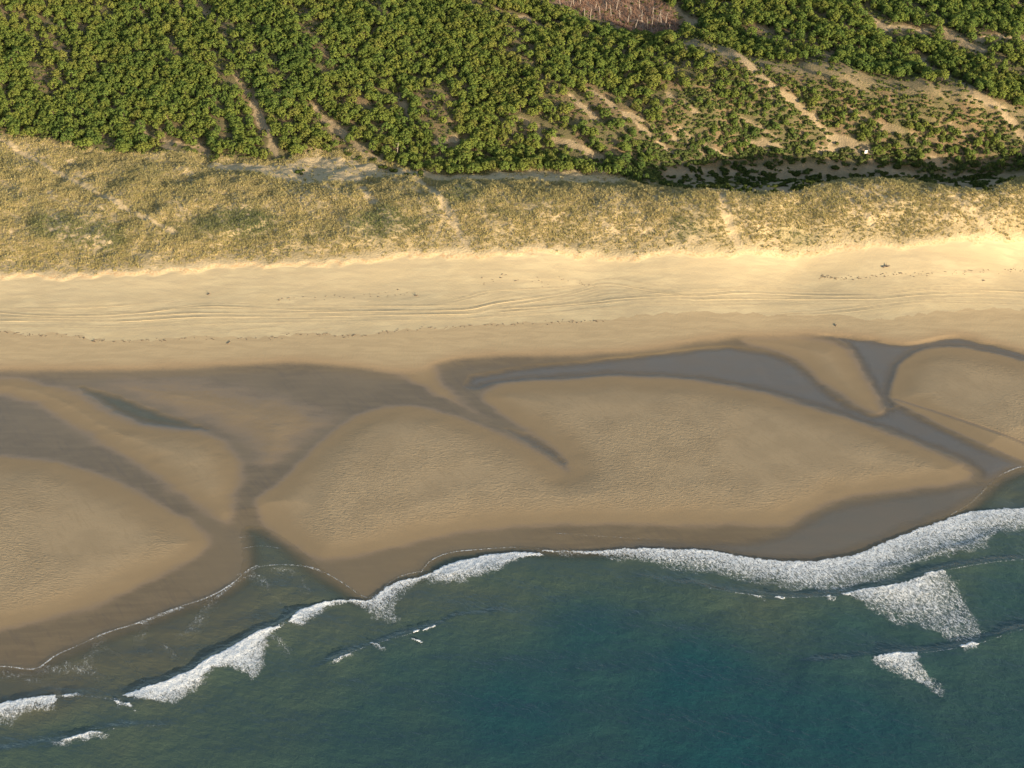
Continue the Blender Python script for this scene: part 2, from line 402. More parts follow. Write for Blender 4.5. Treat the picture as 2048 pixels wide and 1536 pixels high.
def ground_height(X, Y, f=None):
    if f is None:
        f = fields(X, Y)
    z = base_height(X, Y)
    tidal = sstep(-2, 6, f['face']) * sstep(-4, 3, -f['sea'])
    z = z + tidal * (f['relief'] * .4 - .22)
    z = z - .22 * sstep(-1.0, 1.5, f['pool'])
    inland = sstep(0, 14, f['dune'])
    fo = sstep(-2, 10, f['forest'])
    z = z + inland * (1 - fo) * (fbm(X / 11, Y / 11, 4, 51) * 1.2 + fbm(X / 3.2, Y / 3.2, 3, 52) * .3 - .5 * f['path'])
    # blown hollows on the dune front run down the slope
    z = z + inland * (1 - fo) * .9 * fbm(X / 4.5 + Y / 9, Y / 16, 3, 53)
    z = z + fo * (f['ridge'] * 2.0 + fbm(X / 20, Y / 20, 3, 54) * 1.0 - .5 * f['bare'] * (1 - f['valley']))
    # little scarp where storms cut the dune
    z = z + .45 * sstep(-.8, 1.6, f['dune']) * (1 - .7 * sstep(1, 8, f['dune']))
    # beach berm undulation
    be = sstep(0, 6, -f['damp']) * sstep(0, 4, -f['dune'])
    z = z + be * (fbm(X / 25, Y / 6, 3, 55) * .12 + fbm(X / 5, Y / 1.5, 3, 56) * .03)
    # under the sea the bed stays below the surface
    sea = f['sea']
    z = np.where((sea <= 0) & (sea > -39.5), np.minimum(z, .02 + .04 * np.abs(sea) + .0012 * sea ** 2), z)
    z = np.where(sea > 0, np.minimum(z, -.02 - .05 * np.clip(sea, 0, 40)), z)
    return z


# ------------------------------------------------------------------ mesh helpers
def grid_mesh(name, X, Y, Z, keep=None, attrs=None, mat=None, kind='structure', normals=None, smooth=True):
    """Rows x columns of points -> one mesh object; faces only where keep (per quad) holds."""
    R, Cn = X.shape
    idx = np.arange(R * Cn).reshape(R, Cn)
    q = np.stack([idx[:-1, :-1], idx[:-1, 1:], idx[1:, 1:], idx[1:, :-1]], -1).reshape(-1, 4)
    if keep is not None:
        q = q[keep.ravel()]
    used = np.unique(q)
    remap = np.full(R * Cn, -1, np.int64); remap[used] = np.arange(len(used))
    q = remap[q]
    me = bpy.data.meshes.new(name)
    co = np.stack([X.ravel()[used], Y.ravel()[used], Z.ravel()[used]], 1).astype(np.float32)
    me.vertices.add(len(co)); me.vertices.foreach_set("co", co.ravel())
    me.loops.add(q.size); me.loops.foreach_set("vertex_index", q.ravel().astype(np.int32))
    me.polygons.add(len(q))
    me.polygons.foreach_set("loop_start", (np.arange(len(q)) * 4).astype(np.int32))
    me.update(calc_edges=True)
    if smooth:
        me.polygons.foreach_set("use_smooth", np.ones(len(q), bool))
    for k, v in (attrs or {}).items():
        a = me.attributes.new(k, 'FLOAT', 'POINT')
        a.data.foreach_set("value", np.asarray(v).ravel()[used].astype(np.float32))
    if normals is not None:
        n = normals.reshape(-1, 3)[used]
        me.normals_split_custom_set_from_vertices(n.tolist())
    if mat:
        me.materials.append(mat)
    o = bpy.data.objects.new(name, me)
    COL.objects.link(o)
    if kind:
        o["kind"] = kind
    return o


def raw_mesh(name, verts, faces, mats=(), midx=None, smooth=False):
    me = bpy.data.meshes.new(name)
    me.from_pydata([tuple(v) for v in verts], [], faces)
    for m in mats:
        me.materials.append(m)
    if midx is not None:
        me.polygons.foreach_set("material_index", np.asarray(midx, np.int32))
    if smooth:
        me.polygons.foreach_set("use_smooth", np.ones(len(faces), bool))
    me.update()
    return me


def link_obj(name, me, parent=None, loc=(0, 0, 0), rot=(0, 0, 0), scale=(1, 1, 1)):
    o = bpy.data.objects.new(name, me)
    COL.objects.link(o)
    o.location = loc; o.rotation_euler = rot; o.scale = scale
    if parent:
        o.parent = parent
    return o


def tag(o, label, cat, group=None):
    o["label"] = label; o["category"] = cat
    if group:
        o["group"] = group
    return o


# ------------------------------------------------------------------ material helpers
class NT:
    def __init__(self, name):
        self.m = bpy.data.materials.new(name)
        self.m.use_nodes = True
        self.t = self.m.node_tree
        self.t.nodes.clear()
        self.out = self.t.nodes.new("ShaderNodeOutputMaterial")

    def n(self, typ, **kw):
        nd = self.t.nodes.new(typ)
        for k, v in kw.items():
            if k.startswith('i_'):
                s = nd.inputs[int(k[2:])]
                self.put(s, v)
            else:
                setattr(nd, k, v)
        return nd

    def put(self, sock, v):
        if isinstance(v, bpy.types.NodeSocket):
            self.t.links.new(v, sock)
        elif v is not None:
            if isinstance(v, (tuple, list)) and len(v) == 3 and sock.type == 'RGBA':
                v = (*v, 1)
            sock.default_value = v

    def attr(self, name):
        return self.n("ShaderNodeAttribute", attribute_name=name).outputs["Fac"]

    def math(self, op, a, b=None, c=None, clamp=False):
        nd = self.n("ShaderNodeMath", operation=op, use_clamp=clamp)
        self.put(nd.inputs[0], a); self.put(nd.inputs[1], b); self.put(nd.inputs[2], c)
        return nd.outputs[0]

    def step(self, v, a, b, lo=0.0, hi=1.0):
        nd = self.n("ShaderNodeMapRange", interpolation_type='SMOOTHSTEP')
        for s, x in zip(nd.inputs, (v, a, b, lo, hi)):
            self.put(s, x)
        return nd.outputs[0]

    def mix(self, f, a, b):
        nd = self.n("ShaderNodeMix", data_type='RGBA')
        self.put(nd.inputs[0], f); self.put(nd.inputs[6], a); self.put(nd.inputs[7], b)
        return nd.outputs[2]

    def fmix(self, f, a, b):
        nd = self.n("ShaderNodeMix", data_type='FLOAT')
        self.put(nd.inputs[0], f); self.put(nd.inputs[2], a); self.put(nd.inputs[3], b)
        return nd.outputs[0]

    def coords(self, scale=(1, 1, 1), rot=(0, 0, 0)):
        out = self.n("ShaderNodeTexCoord").outputs["Object"]
        if any(rot):                 # turn first, then stretch along the turned axes
            mr = self.n("ShaderNodeMapping")
            mr.inputs["Rotation"].default_value = rot
            self.t.links.new(out, mr.inputs[0])
            out = mr.outputs[0]
        if tuple(scale) != (1, 1, 1):
            mp = self.n("ShaderNodeMapping")
            mp.inputs["Scale"].default_value = scale
            self.t.links.new(out, mp.inputs[0])
            out = mp.outputs[0]
        return out

    def noise(self, vec, scale, detail=4, rough=.55, dist=0.0):
        nd = self.n("ShaderNodeTexNoise")
        self.put(nd.inputs["Vector"], vec)
        nd.inputs["Scale"].default_value = scale; nd.inputs["Detail"].default_value = detail
        nd.inputs["Roughness"].default_value = rough; nd.inputs["Distortion"].default_value = dist
        return nd.outputs["Fac"]

    def bsdf(self, color, rough=.9, normal=None, spec=.3, **kw):
        nd = self.n("ShaderNodeBsdfPrincipled")
        self.put(nd.inputs["Base Color"], color); self.put(nd.inputs["Roughness"], rough)
        self.put(nd.inputs["Specular IOR Level"], spec)
        if normal is not None:
            self.put(nd.inputs["Normal"], normal)
        for k, v in kw.items():
            self.put(nd.inputs[k], v)
        return nd.outputs[0]

    def bump(self, h, strength=.5, dist=.1, normal=None):
        nd = self.n("ShaderNodeBump")
        self.put(nd.inputs["Strength"], strength); self.put(nd.inputs["Distance"], dist)
        self.put(nd.inputs["Height"], h)
        if normal is not None:
            self.put(nd.inputs["Normal"], normal)
        return nd.outputs[0]

    def done(self, shader):
        self.t.links.new(shader, self.out.inputs[0])
        return self.m


def simple_mat(name, c1, c2, scale=3.0, rough=.9, bump=0.0):
    k = NT(name)
    v = k.coords()
    nz = k.noise(v, scale, 4)
    col = k.mix(k.step(nz, .35, .65), c1, c2)
    return k.done(k.bsdf(col, rough, k.bump(nz, bump, .05) if bump else None))


# ------------------------------------------------------------------ ground material
def sand_colours(k, v):
    """Dry sand shared by the beach and the dune, so the two meet without a seam."""
    n_mid = k.attr("tone"); n_big = k.attr("broad")
    n_fine = k.noise(v, 1.4, 3, .6)
    n_long = k.noise(k.coords(scale=(.22, 1.0, 1.0)), .5, 3, .55, .6)
    dry = k.mix(k.step(n_mid, .3, .7), (.4, .312, .178), (.445, .352, .203))
    dry = k.mix(k.math('MULTIPLY', k.step(n_long, .4, .65), .7), dry, (.355, .278, .165))
    dry = k.mix(k.math('MULTIPLY', k.step(n_big, .35, .65), .35), dry, (.365, .288, .172))
    fineoff = k.math('MULTIPLY', k.math('SUBTRACT', n_fine, .5), 1.2)
    d_dune = k.attr("dune")
    scarp = k.math('MULTIPLY', k.step(d_dune, -.6, .4), k.step(d_dune, 2.4, .6))
    dry = k.mix(k.math('MULTIPLY', scarp, k.step(n_fine, .42, .6, 0, .75)), dry, (.34, .2, .095))
    return dry, n_mid, n_big, n_fine, n_long, fineoff, d_dune


def make_beach_material():
    k = NT("beach_sand")
    v = k.coords()
    dry, n_mid, n_big, n_fine, n_long, fineoff, d_dune = sand_colours(k, v)
    damp = k.mix(k.step(n_long, .35, .65), (.36, .27, .152), (.318, .238, .135))
    a_rel = k.attr("relief")
    barc = k.mix(k.step(n_mid, .3, .7), (.275, .206, .122), (.243, .182, .108))
    barc = k.mix(k.step(k.math('ADD', a_rel, k.math('MULTIPLY', k.math('SUBTRACT', n_mid, .5), .5)), 1.0, .15), barc, (.21, .152, .086))
    barc = k.mix(k.math('MULTIPLY', k.step(n_fine, .5, .75), .3), barc, (.2, .138, .078))
    edge = (.172, .122, .07)
    wet = k.mix(k.step(n_long, .35, .7), (.115, .084, .044), (.137, .1, .052))
    n_rill = k.noise(k.coords(scale=(1.0, .16, 1.0), rot=(0, 0, -.62)), .9, 3, .6, .5)
    wet = k.mix(k.step(n_fine, .5, .75, 0, .3), wet, (.09, .066, .038))
    wet = k.mix(k.step(n_rill, .48, .7, 0, .4), wet, (.088, .066, .042))
    barc = k.mix(k.step(n_rill, .52, .68, 0, .35), barc, (.21, .155, .09))
    wet = k.mix(k.math('MULTIPLY', k.step(n_big, .4, .7), .6), wet, (.15, .11, .058))
    d_damp = k.attr("damp"); d_face = k.attr("face"); a_bar = k.attr("bar")
    m_damp = k.step(k.math('ADD', d_damp, fineoff), -.15, .25)
    m_face = k.step(k.math('ADD', d_face, k.math('MULTIPLY', fineoff, 1.6)), -1.5, 2.6)
    barn = k.math('ADD', k.math('ADD', a_bar, k.math('MULTIPLY', k.math('SUBTRACT', n_long, .5), .4)), k.math('MULTIPLY', fineoff, .3))
    m_bar = k.step(barn, .2, .95)
    m_edge = k.step(barn, .0, .5)
    flat = k.mix(m_edge, wet, edge)
    flat = k.mix(m_bar, flat, barc)
    c = k.mix(m_damp, dry, damp)
    m_fedge = k.math('MULTIPLY', k.step(d_face, -6.0, .6), .8)
    c = k.mix(k.math('MULTIPLY', m_fedge, m_damp), c, (.28, .19, .104))
    c = k.mix(m_face, c, flat)
    wetness = k.math('MULTIPLY', m_face, k.math('SUBTRACT', 1.0, m_bar))
    rough = k.fmix(wetness, .95, .32)
    spec = k.fmix(wetness, .15, .36)
    vr = k.coords(scale=(.36, 1.0, 1.0), rot=(0, 0, .12))
    n_rip = k.noise(vr, 1.5, 2, .5, 1.6)
    rs = k.math('MULTIPLY', k.math('MULTIPLY', m_bar, m_face), k.step(n_big, .36, .62, .12, 1.0))
    h = k.math('MULTIPLY', n_rip, k.math('MULTIPLY', k.math('MULTIPLY', rs, k.step(a_rel, .25, .7)), .17))
    h = k.math('ADD', h, k.math('MULTIPLY', n_fine, k.math('MULTIPLY', k.math('SUBTRACT', 1.0, m_face), .07)))
    return k.done(k.bsdf(c, rough, k.bump(h, 1.0, 1.0), spec))


def make_dune_material():
    k = NT("dune_sand")
    v = k.coords()
    dry, n_mid, n_big, n_fine, n_long, fineoff, d_dune = sand_colours(k, v)
    a_path = k.attr("path"); a_bare = k.attr("bare"); a_green = k.attr("green")
    m_dune = k.step(k.math('ADD', d_dune, k.math('MULTIPLY', fineoff, 3.0)), .6, 4.5)
    litter = k.mix(k.step(n_fine, .35, .65), (.27, .205, .1), (.36, .275, .145))
    litter = k.mix(k.math('MULTIPLY', a_green, .5), litter, (.19, .165, .08))
    litter = k.mix(k.step(n_mid, .58, .72), litter, (.4, .3, .165))
    litter = k.mix(a_path, litter, (.4, .3, .165))
    c = k.mix(m_dune, dry, litter)
    m_bare = k.step(k.math('ADD', a_bare, k.math('MULTIPLY', fineoff, .4)), .25, .75)
    c = k.mix(k.math('MULTIPLY', m_bare, m_dune), c, (.4, .3, .165))
    h = k.math('MULTIPLY', n_fine, k.fmix(m_dune, .07, .35))
    return k.done(k.bsdf(c, .95, k.bump(h, 1.0, 1.0), .15))


def make_forest_material():
    k = NT("forest_floor_litter")
    v = k.coords()
    n_mid = k.attr("tone")
    n_fine = k.noise(v, 1.4, 3, .6)
    a_for = k.attr("forest"); a_bare = k.attr("bare"); a_band = k.attr("band"); a_clear = k.attr("clear")
    fineoff = k.math('MULTIPLY', k.math('SUBTRACT', n_fine, .5), 1.2)
    litter = k.mix(k.step(n_fine, .35, .65), (.27, .205, .1), (.36, .275, .145))
    floor_ = k.mix(k.step(n_mid, .35, .65), (.165, .112, .058), (.12, .098, .045))
    floor_ = k.mix(k.step(n_fine, .5, .68, 0, .8), floor_, (.085, .085, .032))
    bandc = k.mix(k.step(n_fine, .35, .6), (.24, .172, .092), (.15, .122, .057))
    floor_ = k.mix(a_band, floor_, bandc)
    clearc = k.mix(k.step(n_fine, .35, .65), (.23, .15, .1), (.17, .115, .075))
    floor_ = k.mix(a_clear, floor_, clearc)
    m_bare = k.step(k.math('ADD', a_bare, k.math('MULTIPLY', fineoff, .4)), .25, .75)
    sandc = k.mix(k.step(n_mid, .35, .7), (.285, .212, .12), (.23, .17, .094))
    sandc = k.mix(k.attr("valley"), sandc, (.4, .31, .18))
    floor_ = k.mix(m_bare, floor_, sandc)
    c = k.mix(k.step(a_for, 0, 4.0), litter, floor_)
    h = k.math('MULTIPLY', n_fine, .35)
    return k.done(k.bsdf(c, .95, k.bump(h, 1.0, 1.0), .15))


BEACH_MAT, DUNE_MAT, FOREST_MAT = make_beach_material(), make_dune_material(), make_forest_material()

# ------------------------------------------------------------------ the ground: one continuous relief, split where its character changes
xs = np.concatenate([[-3000, -2000, -1400, -1000, -700, -520, -420, -360, -330], np.arange(-310, 310.1, .75), [330, 360, 420, 520, 700, 1000, 1400, 2000, 3000]])
ys = np.concatenate([[-3000, -1500, -600, -100, 60, 120, 160, 180, 190], np.arange(196, 236, 1.2), np.arange(236, 430, .42), np.arange(430, 520, .6), np.arange(520, 800, 1.25), [805, 820, 850, 900, 1000, 1150, 1400, 2000, 3500, 6000]])
XX, YY = np.meshgrid(xs, ys)
FF = fields(XX, YY)
ZZ = ground_height(XX, YY, FF)


def grid_normals(X, Y, Z):
    P = np.stack([X, Y, Z], -1)
    du = np.zeros_like(P); dv = np.zeros_like(P)
    du[:, 1:-1] = P[:, 2:] - P[:, :-2]; du[:, 0] = P[:, 1] - P[:, 0]; du[:, -1] = P[:, -1] - P[:, -2]
    dv[1:-1] = P[2:] - P[:-2]; dv[0] = P[1] - P[0]; dv[-1] = P[-1] - P[-2]
    n = np.cross(du, dv)
    return n / np.linalg.norm(n, axis=-1, keepdims=True)


NN = grid_normals(XX, YY, ZZ)


def qavg(a):
    return (a[:-1, :-1] + a[1:, :-1] + a[:-1, 1:] + a[1:, 1:]) / 4


q_dune, q_for, q_face = qavg(FF['dune']), qavg(FF['forest']), qavg(FF['face'])
ATTR = {k: FF[k] for k in ('damp', 'face', 'bar', 'relief', 'sea', 'pool', 'dune', 'path', 'forest', 'bare', 'band', 'clear', 'green', 'tone', 'broad', 'valley')}
zone = np.where(q_face > 0, 0, np.where(q_dune < .3, 1, np.where(q_for < 0, 2, 3)))
for zi, nm in enumerate(("tidal_flat", "beach", "dune_terrain", "forest_floor")):
    keys = (('damp', 'face', 'bar', 'relief', 'dune', 'tone', 'broad'), ('damp', 'face', 'bar', 'relief', 'dune', 'tone', 'broad'), ('dune', 'path', 'bare', 'green', 'tone', 'broad'), ('forest', 'bare', 'band', 'clear', 'tone', 'valley'))[zi]
    grid_mesh(nm, XX, YY, ZZ, zone == zi, {k: ATTR[k] for k in keys}, (BEACH_MAT, BEACH_MAT, DUNE_MAT, FOREST_MAT)[zi], 'structure', NN)


class HeightLookup:
    """Exact height of the ground mesh at a place (bilinear in the mesh rows and columns)."""
    def __call__(self, x, y):
        x = np.atleast_1d(np.asarray(x, float)); y = np.atleast_1d(np.asarray(y, float))
        i = np.clip(np.searchsorted(xs, x) - 1, 0, len(xs) - 2); j = np.clip(np.searchsorted(ys, y) - 1, 0, len(ys) - 2)
        u = (x - xs[i]) / (xs[i + 1] - xs[i]); w = (y - ys[j]) / (ys[j + 1] - ys[j])
        return (ZZ[j, i] * (1 - u) + ZZ[j, i + 1] * u) * (1 - w) + (ZZ[j + 1, i] * (1 - u) + ZZ[j + 1, i + 1] * u) * w

    def field(self, key, x, y):
        i = np.clip(np.searchsorted(xs, x) - 1, 0, len(xs) - 2); j = np.clip(np.searchsorted(ys, y) - 1, 0, len(ys) - 2)
        return FF[key][j, i]


ground = HeightLookup()


def spot(px, py):
    """Photo pixel -> point on the finished ground."""
    z = np.array([5.0])
    px = np.array([float(px)]); py = np.array([float(py)])
    for _ in range(20):
        x, y = on_level(px, py, z)
        z = .5 * z + .5 * ground(x, y)
    return float(x[0]), float(y[0]), float(ground(x, y)[0])

# ------------------------------------------------------------------ the sea
def lev(pts, closed=False, n=2):
    """Photo pixels -> places at sea level."""
    a = np.asarray(pts, float)
    x, y = on_level(a[:, 0], a[:, 1], 0.1)
    return chaikin(np.stack([x, y], 1), closed, n)


DEPTHS = [(1400, 1350, 1), (1000, 1400, .97), (700, 1450, .78), (500, 1490, .62), (100, 1520, .55), (300, 1450, .5), (600, 1390, .6), (600, 1320, .5), (480, 1380, .5), (300, 1320, .2), (450, 1230, .2), (100, 1370, .16), (580, 1160, .3), (700, 1260, .42), (900, 1200, .42), (1000, 1160, .45), (820, 1190, .35),
          (900, 1280, .72), (800, 1340, .72), (1300, 1180, .66), (1200, 1250, .95), (1700, 1250, .8), (1850, 1160, .6), (2000, 1180, .8), (2000, 1450, .8), (1900, 1320, .72), (1700, 1450, .95), (1150, 1140, .45), (1300, 1140, .4), (1420, 1160, .5), (1560, 1180, .42), (1690, 1180, .45), (1800, 1140, .4), (1900, 1110, .45), (2048, 1080, .6),
          (2000, 1000, .3), (1500, 1600, 1), (500, 1650, .85), (-200, 1500, .4), (-200, 1650, .7), (2300, 1200, .85), (2300, 1600, .95), (2300, 1000, .5), (545, 1090, .35), (-300, 1420, .15), (1000, 2500, 1), (0, 3000, 1), (2000, 3000, 1)]
DXY = np.array([on_level(a, b, 0) for a, b, _ in DEPTHS]); DV = np.array([c for _, _, c in DEPTHS])


def sea_depth(X, Y):
    num = np.zeros_like(X); den = np.full_like(X, 1e-9)
    for (x, y), v in zip(DXY, DV):
        w = 1.0 / (((X - x) ** 2 + ((Y - y)) ** 2 + 120.0) ** 2.0)
        num += w * v; den += w
    return num / den


CRESTS = [  # (line, height)
    (lev([(225, 1402), (244, 1391), (290, 1376), (342, 1359), (383, 1342), (410, 1323), (448, 1304), (478, 1287), (519, 1263), (560, 1253), (600, 1225), (650, 1206)]), .75),
    (lev([(-200, 1440), (0, 1409), (51, 1400), (92, 1391), (150, 1392), (230, 1402)]), .55),
    (lev([(-200, 1545), (0, 1505), (101, 1488), (150, 1475), (205, 1459), (308, 1453), (400, 1458)]), .7),
    (lev([(600, 1345), (660, 1325), (741, 1291), (830, 1266), (870, 1254), (920, 1234), (1000, 1226), (1080, 1232)]), .7),
    (lev([(1250, 1150), (1348, 1167), (1450, 1187), (1539, 1197), (1673, 1197), (1731, 1180), (1792, 1172), (1826, 1163), (1861, 1148), (1895, 1143), (1929, 1134), (1980, 1127), (2048, 1121), (2200, 1110)]), .9),
    (lev([(1560, 1335), (1656, 1324), (1744, 1315), (1833, 1309), (1908, 1301), (1963, 1287), (1997, 1273), (2048, 1260), (2250, 1230)]), .8),
    (lev([(844, 1156), (899, 1129), (953, 1117), (1042, 1105), (1120, 1104), (1278, 1098)]), .4),
    (lev([(1690, 1160), (1792, 1134), (1861, 1110), (1930, 1092), (1990, 1066), (2060, 1058)]), .35),
    (lev([(480, 1180), (560, 1290), (500, 1320)]), .01),
]


def wave_height(X, Y):
    z = fbm(X / 6, Y / 4, 3, 71) * .12
    z = z + .13 * np.sin(Y / 2.4 + X / 14 + 2.2 * fbm(X / 30, Y / 22, 2, 74)) * sstep(.1, .5, fbm(X / 26, Y / 14, 2, 75) + .35)
    for l, h in CRESTS[:-1]:
        o = np.argsort(l[:, 0]); lx, ly = l[o, 0], l[o, 1]
        d = Y - np.interp(X, lx, ly) + fbm(X / 5, Y / 30, 2, 72) * .5
        fade = sstep(lx[0], lx[0] + 9, X) * sstep(lx[-1], lx[-1] - 9, X)
        p = np.where(d > 0, np.exp(-(d / 1.7) ** 2), np.exp(-(d / 7.0) ** 2))
        z = z + .75 * h * p * fade * (.8 + .4 * fbm(X / 8, Y * 0, 2, 73))
    return z


def make_sea_material():
    k = NT("sea_water")
    v = k.coords(rot=(0, 0, .45), scale=(.55, 1, 1))
    dep = k.attr("depth"); shore = k.attr("shore")
    n1 = k.noise(v, .85, 3, .65, .4)
    n2 = k.noise(k.coords(), .06, 3, .6)
    d = k.math('ADD', dep, k.math('MULTIPLY', k.math('SUBTRACT', n2, .5), .2))
    ramp = k.n("ShaderNodeValToRGB")
    cr = ramp.color_ramp
    cr.elements[0].position = .0; cr.elements[0].color = (.12, .105, .068, 1)
    cr.elements[1].position = 1.0; cr.elements[1].color = (.009, .044, .05, 1)
    for p, c in ((.25, (.082, .085, .057, 1)), (.5, (.046, .066, .047, 1)), (.72, (.026, .054, .047, 1))):
        e = cr.elements.new(p); e.color = c
    k.put(ramp.inputs[0], d)
    h = k.math('ADD', k.math('MULTIPLY', n1, .3), k.math('MULTIPLY', k.noise(v, .22, 2, .5), .5))
    sh = k.bsdf(ramp.outputs[0], .12, k.bump(h, k.fmix(k.step(shore, 2, 14), .25, .8), 1.0), .5, IOR=1.33)
    tr = k.n("ShaderNodeBsdfTransparent")
    mixn = k.n("ShaderNodeMixShader")
    k.put(mixn.inputs[0], k.step(k.math('ADD', shore, k.math('MULTIPLY', k.math('SUBTRACT', n1, .5), 1.5)), -.2, 5.0, .12, k.step(d, .1, .5, .72, 1.0)))
    k.t.links.new(tr.outputs[0], mixn.inputs[1]); k.t.links.new(sh, mixn.inputs[2])
    return k.done(mixn.outputs[0])


sxs = np.concatenate([[-3000, -1500, -800, -450, -300, -220, -180], np.arange(-165, 165.1, .55), [180, 220, 300, 450, 800, 1500, 3000]])
sys_ = np.concatenate([[-3000, -1500, -700, -300, -100, 20, 100, 140, 160, 170], np.arange(178, 312, .38)])
SX, SY = np.meshgrid(sxs, sys_)
SSD = poly_sd(SX, SY, SEA_AREA, 60)
SG = ground(SX.ravel(), SY.ravel()).reshape(SX.shape)
SZ = np.maximum(wave_height(SX, SY) * sstep(1.0, 8.0, SSD), SG + .035)
grid_mesh("sea", SX, SY, SZ, qavg(SSD) > -.5, {'depth': sea_depth(SX, SY), 'shore': SSD}, make_sea_material(), 'structure', grid_normals(SX, SY, SZ))


def sea_surface(x, y):
    i = np.clip(np.searchsorted(sxs, x) - 1, 0, len(sxs) - 2); j = np.clip(np.searchsorted(sys_, y) - 1, 0, len(sys_) - 2)
    u = np.clip((x - sxs[i]) / (sxs[i + 1] - sxs[i]), 0, 1); w = np.clip((y - sys_[j]) / (sys_[j + 1] - sys_[j]), 0, 1)
    return (SZ[j, i] * (1 - u) + SZ[j, i + 1] * u) * (1 - w) + (SZ[j + 1, i] * (1 - u) + SZ[j + 1, i + 1] * u) * w


# ------------------------------------------------------------------ foam
def make_foam_material():
    k = NT("sea_foam")
    den = k.attr("froth")
    vs_ = k.coords(rot=(0, 0, -.5), scale=(1.0, .45, 1.0))
    n1 = k.noise(vs_, 2.0, 4, .7, .8)
    n2 = k.noise(k.coords(), 4.2, 2, .6)
    n = k.math('ADD', k.math('MULTIPLY', n1, .7), k.math('MULTIPLY', n2, .3))
    nn = k.math('ADD', k.math('MULTIPLY', k.math('SUBTRACT', n, .5), 3.0), .5)
    cover = k.math('ADD', den, nn)
    alpha = k.step(cover, .62, 1.5)
    col = k.mix(k.step(n2, .35, .65), (.44, .47, .49), (.68, .68, .66))
    sh = k.bsdf(col, .8, k.bump(n, 1.0, .35), .2)
    tr = k.n("ShaderNodeBsdfTransparent")
    mx = k.n("ShaderNodeMixShader")
    k.put(mx.inputs[0], k.math('MULTIPLY', k.math('MULTIPLY', alpha, k.step(den, .0, .2)), .93))
    k.t.links.new(tr.outputs[0], mx.inputs[1]); k.t.links.new(sh, mx.inputs[2])
    return k.done(mx.outputs[0])


FOAM_MAT = make_foam_material()


def foam_patch(label, front, back, dmax=1.0, dmin=.12, power=1.2, lump=.28, step=.24):
    dmax *= 1.25; lump *= .55; dmin *= .9
    fr = lev(front); bk = lev(back)
    poly = np.concatenate([fr, bk])
    x0, y0 = poly.min(0) - 1.5; x1, y1 = poly.max(0) + 1.5
    X, Y = np.meshgrid(np.arange(x0, x1, step), np.arange(y0, y1, step))
    warp = fbm(X / 2.2, Y / 2.2, 3, 81) * 1.6 + fbm(X / 6, Y / 6, 2, 87) * 1.2
    sd = poly_sd(X, Y, poly, 4)
    df = line_dist(X, Y, fr, 60); db = line_dist(X, Y, bk, 60)
    t = np.clip((df + warp * .6) / (df + db + 1e-6), 0, 1)
    fineedge = fbm(X / .7, Y / .7, 2, 82) * .25
    den = (dmax + (dmin - dmax) * t ** power) * np.where(df < db, sstep(-.1, .25, sd + fineedge * 1.6 + fbm(X / 3, Y / 3, 2, 88) * .25), sstep(-.6, 1.2, sd + warp))
    keep = qavg(den) > .02
    Z = np.maximum(sea_surface(X, Y), ground(X.ravel(), Y.ravel()).reshape(X.shape)) + .11 + den * lump * (.5 + .5 * fbm(X / .9, Y / .9, 3, 83)) + .35 * lump * np.exp(-(df / .8) ** 2) * den
    o = grid_mesh("sea_foam", X, Y, Z, keep, {'froth': den}, FOAM_MAT, 'stuff')
    o["label"] = label
    return o


def foam_lines(label, lines, lump=.05, step=.16):
    for pts, w, dn in lines:
        w *= .62; dn *= .92
        l = lev(pts)
        x0, y0 = l.min(0) - 2 - w; x1, y1 = l.max(0) + 2 + w
        X, Y = np.meshgrid(np.arange(x0, x1, step), np.arange(y0, y1, step))
        o = np.argsort(l[:, 0])
        d = line_dist(X, Y, l, 10) + fbm(X / 1.5, Y / 1.5, 3, 84) * w * .35
        seaward = Y < np.interp(X, l[o, 0], l[o, 1])
        den = dn * (1 - sstep(w * .15, w * np.where(seaward, 1.3, .5), d)) * (.7 + .6 * fbm(X / 7, Y / 7, 2, 85))
        Z = np.maximum(sea_surface(X, Y), ground(X.ravel(), Y.ravel()).reshape(X.shape)) + .03 + den * lump * (1 + fbm(X / .8, Y / .8, 2, 86))
        ob = grid_mesh("swash_foam", X, Y, Z, qavg(den) > .03, {'froth': den}, FOAM_MAT, 'stuff')
        ob["label"] = label


foam_patch("white foam of the broken wave running diagonally across the lower left sea",
           [(244, 1391), (290, 1376), (342, 1359), (383, 1342), (410, 1323), (448, 1304), (478, 1287), (489, 1277), (519, 1263), (560, 1253)],
           [(564, 1264), (535, 1272), (532, 1315), (523, 1338), (506, 1354), (486, 1350), (454, 1334), (417, 1357), (369, 1391), (342, 1410), (301, 1410), (266, 1401)], .88, .5, 1.3)
foam_patch("small dab of foam at the tail of the diagonal wave", [(230, 1402), (248, 1405), (262, 1410)], [(279, 1428), (262, 1423), (245, 1410)], .95, .5)
foam_patch("white foam of the wave cut by the left picture edge", [(-120, 1428), (-40, 1415), (0, 1408), (51, 1399), (92, 1390), (113, 1392)], [(111, 1428), (79, 1425), (45, 1432), (24, 1460), (0, 1452), (-60, 1460), (-120, 1470)], .95, .1, 1.0)
foam_patch("thin foam patch between the two waves at the lower left", [(120, 1392), (138, 1390), (157, 1389)], [(155, 1396), (140, 1400)], .75, .2)
foam_patch("white curling crest low on the left", [(100, 1487), (125, 1482), (140, 1478), (152, 1474), (170, 1466), (186, 1462), (206, 1467)], [(206, 1475), (180, 1477), (172, 1488), (160, 1480), (140, 1485), (126, 1494), (112, 1490)], .95, .4, 1.0, .4)
foam_patch("foam where the wave meets the brown spit of sand", [(574, 1247), (582, 1238), (595, 1222), (625, 1210), (649, 1203), (684, 1198), (731, 1202)], [(700, 1206), (656, 1214), (655, 1222), (629, 1235), (608, 1258), (592, 1254)], .95, .35, 1.2)
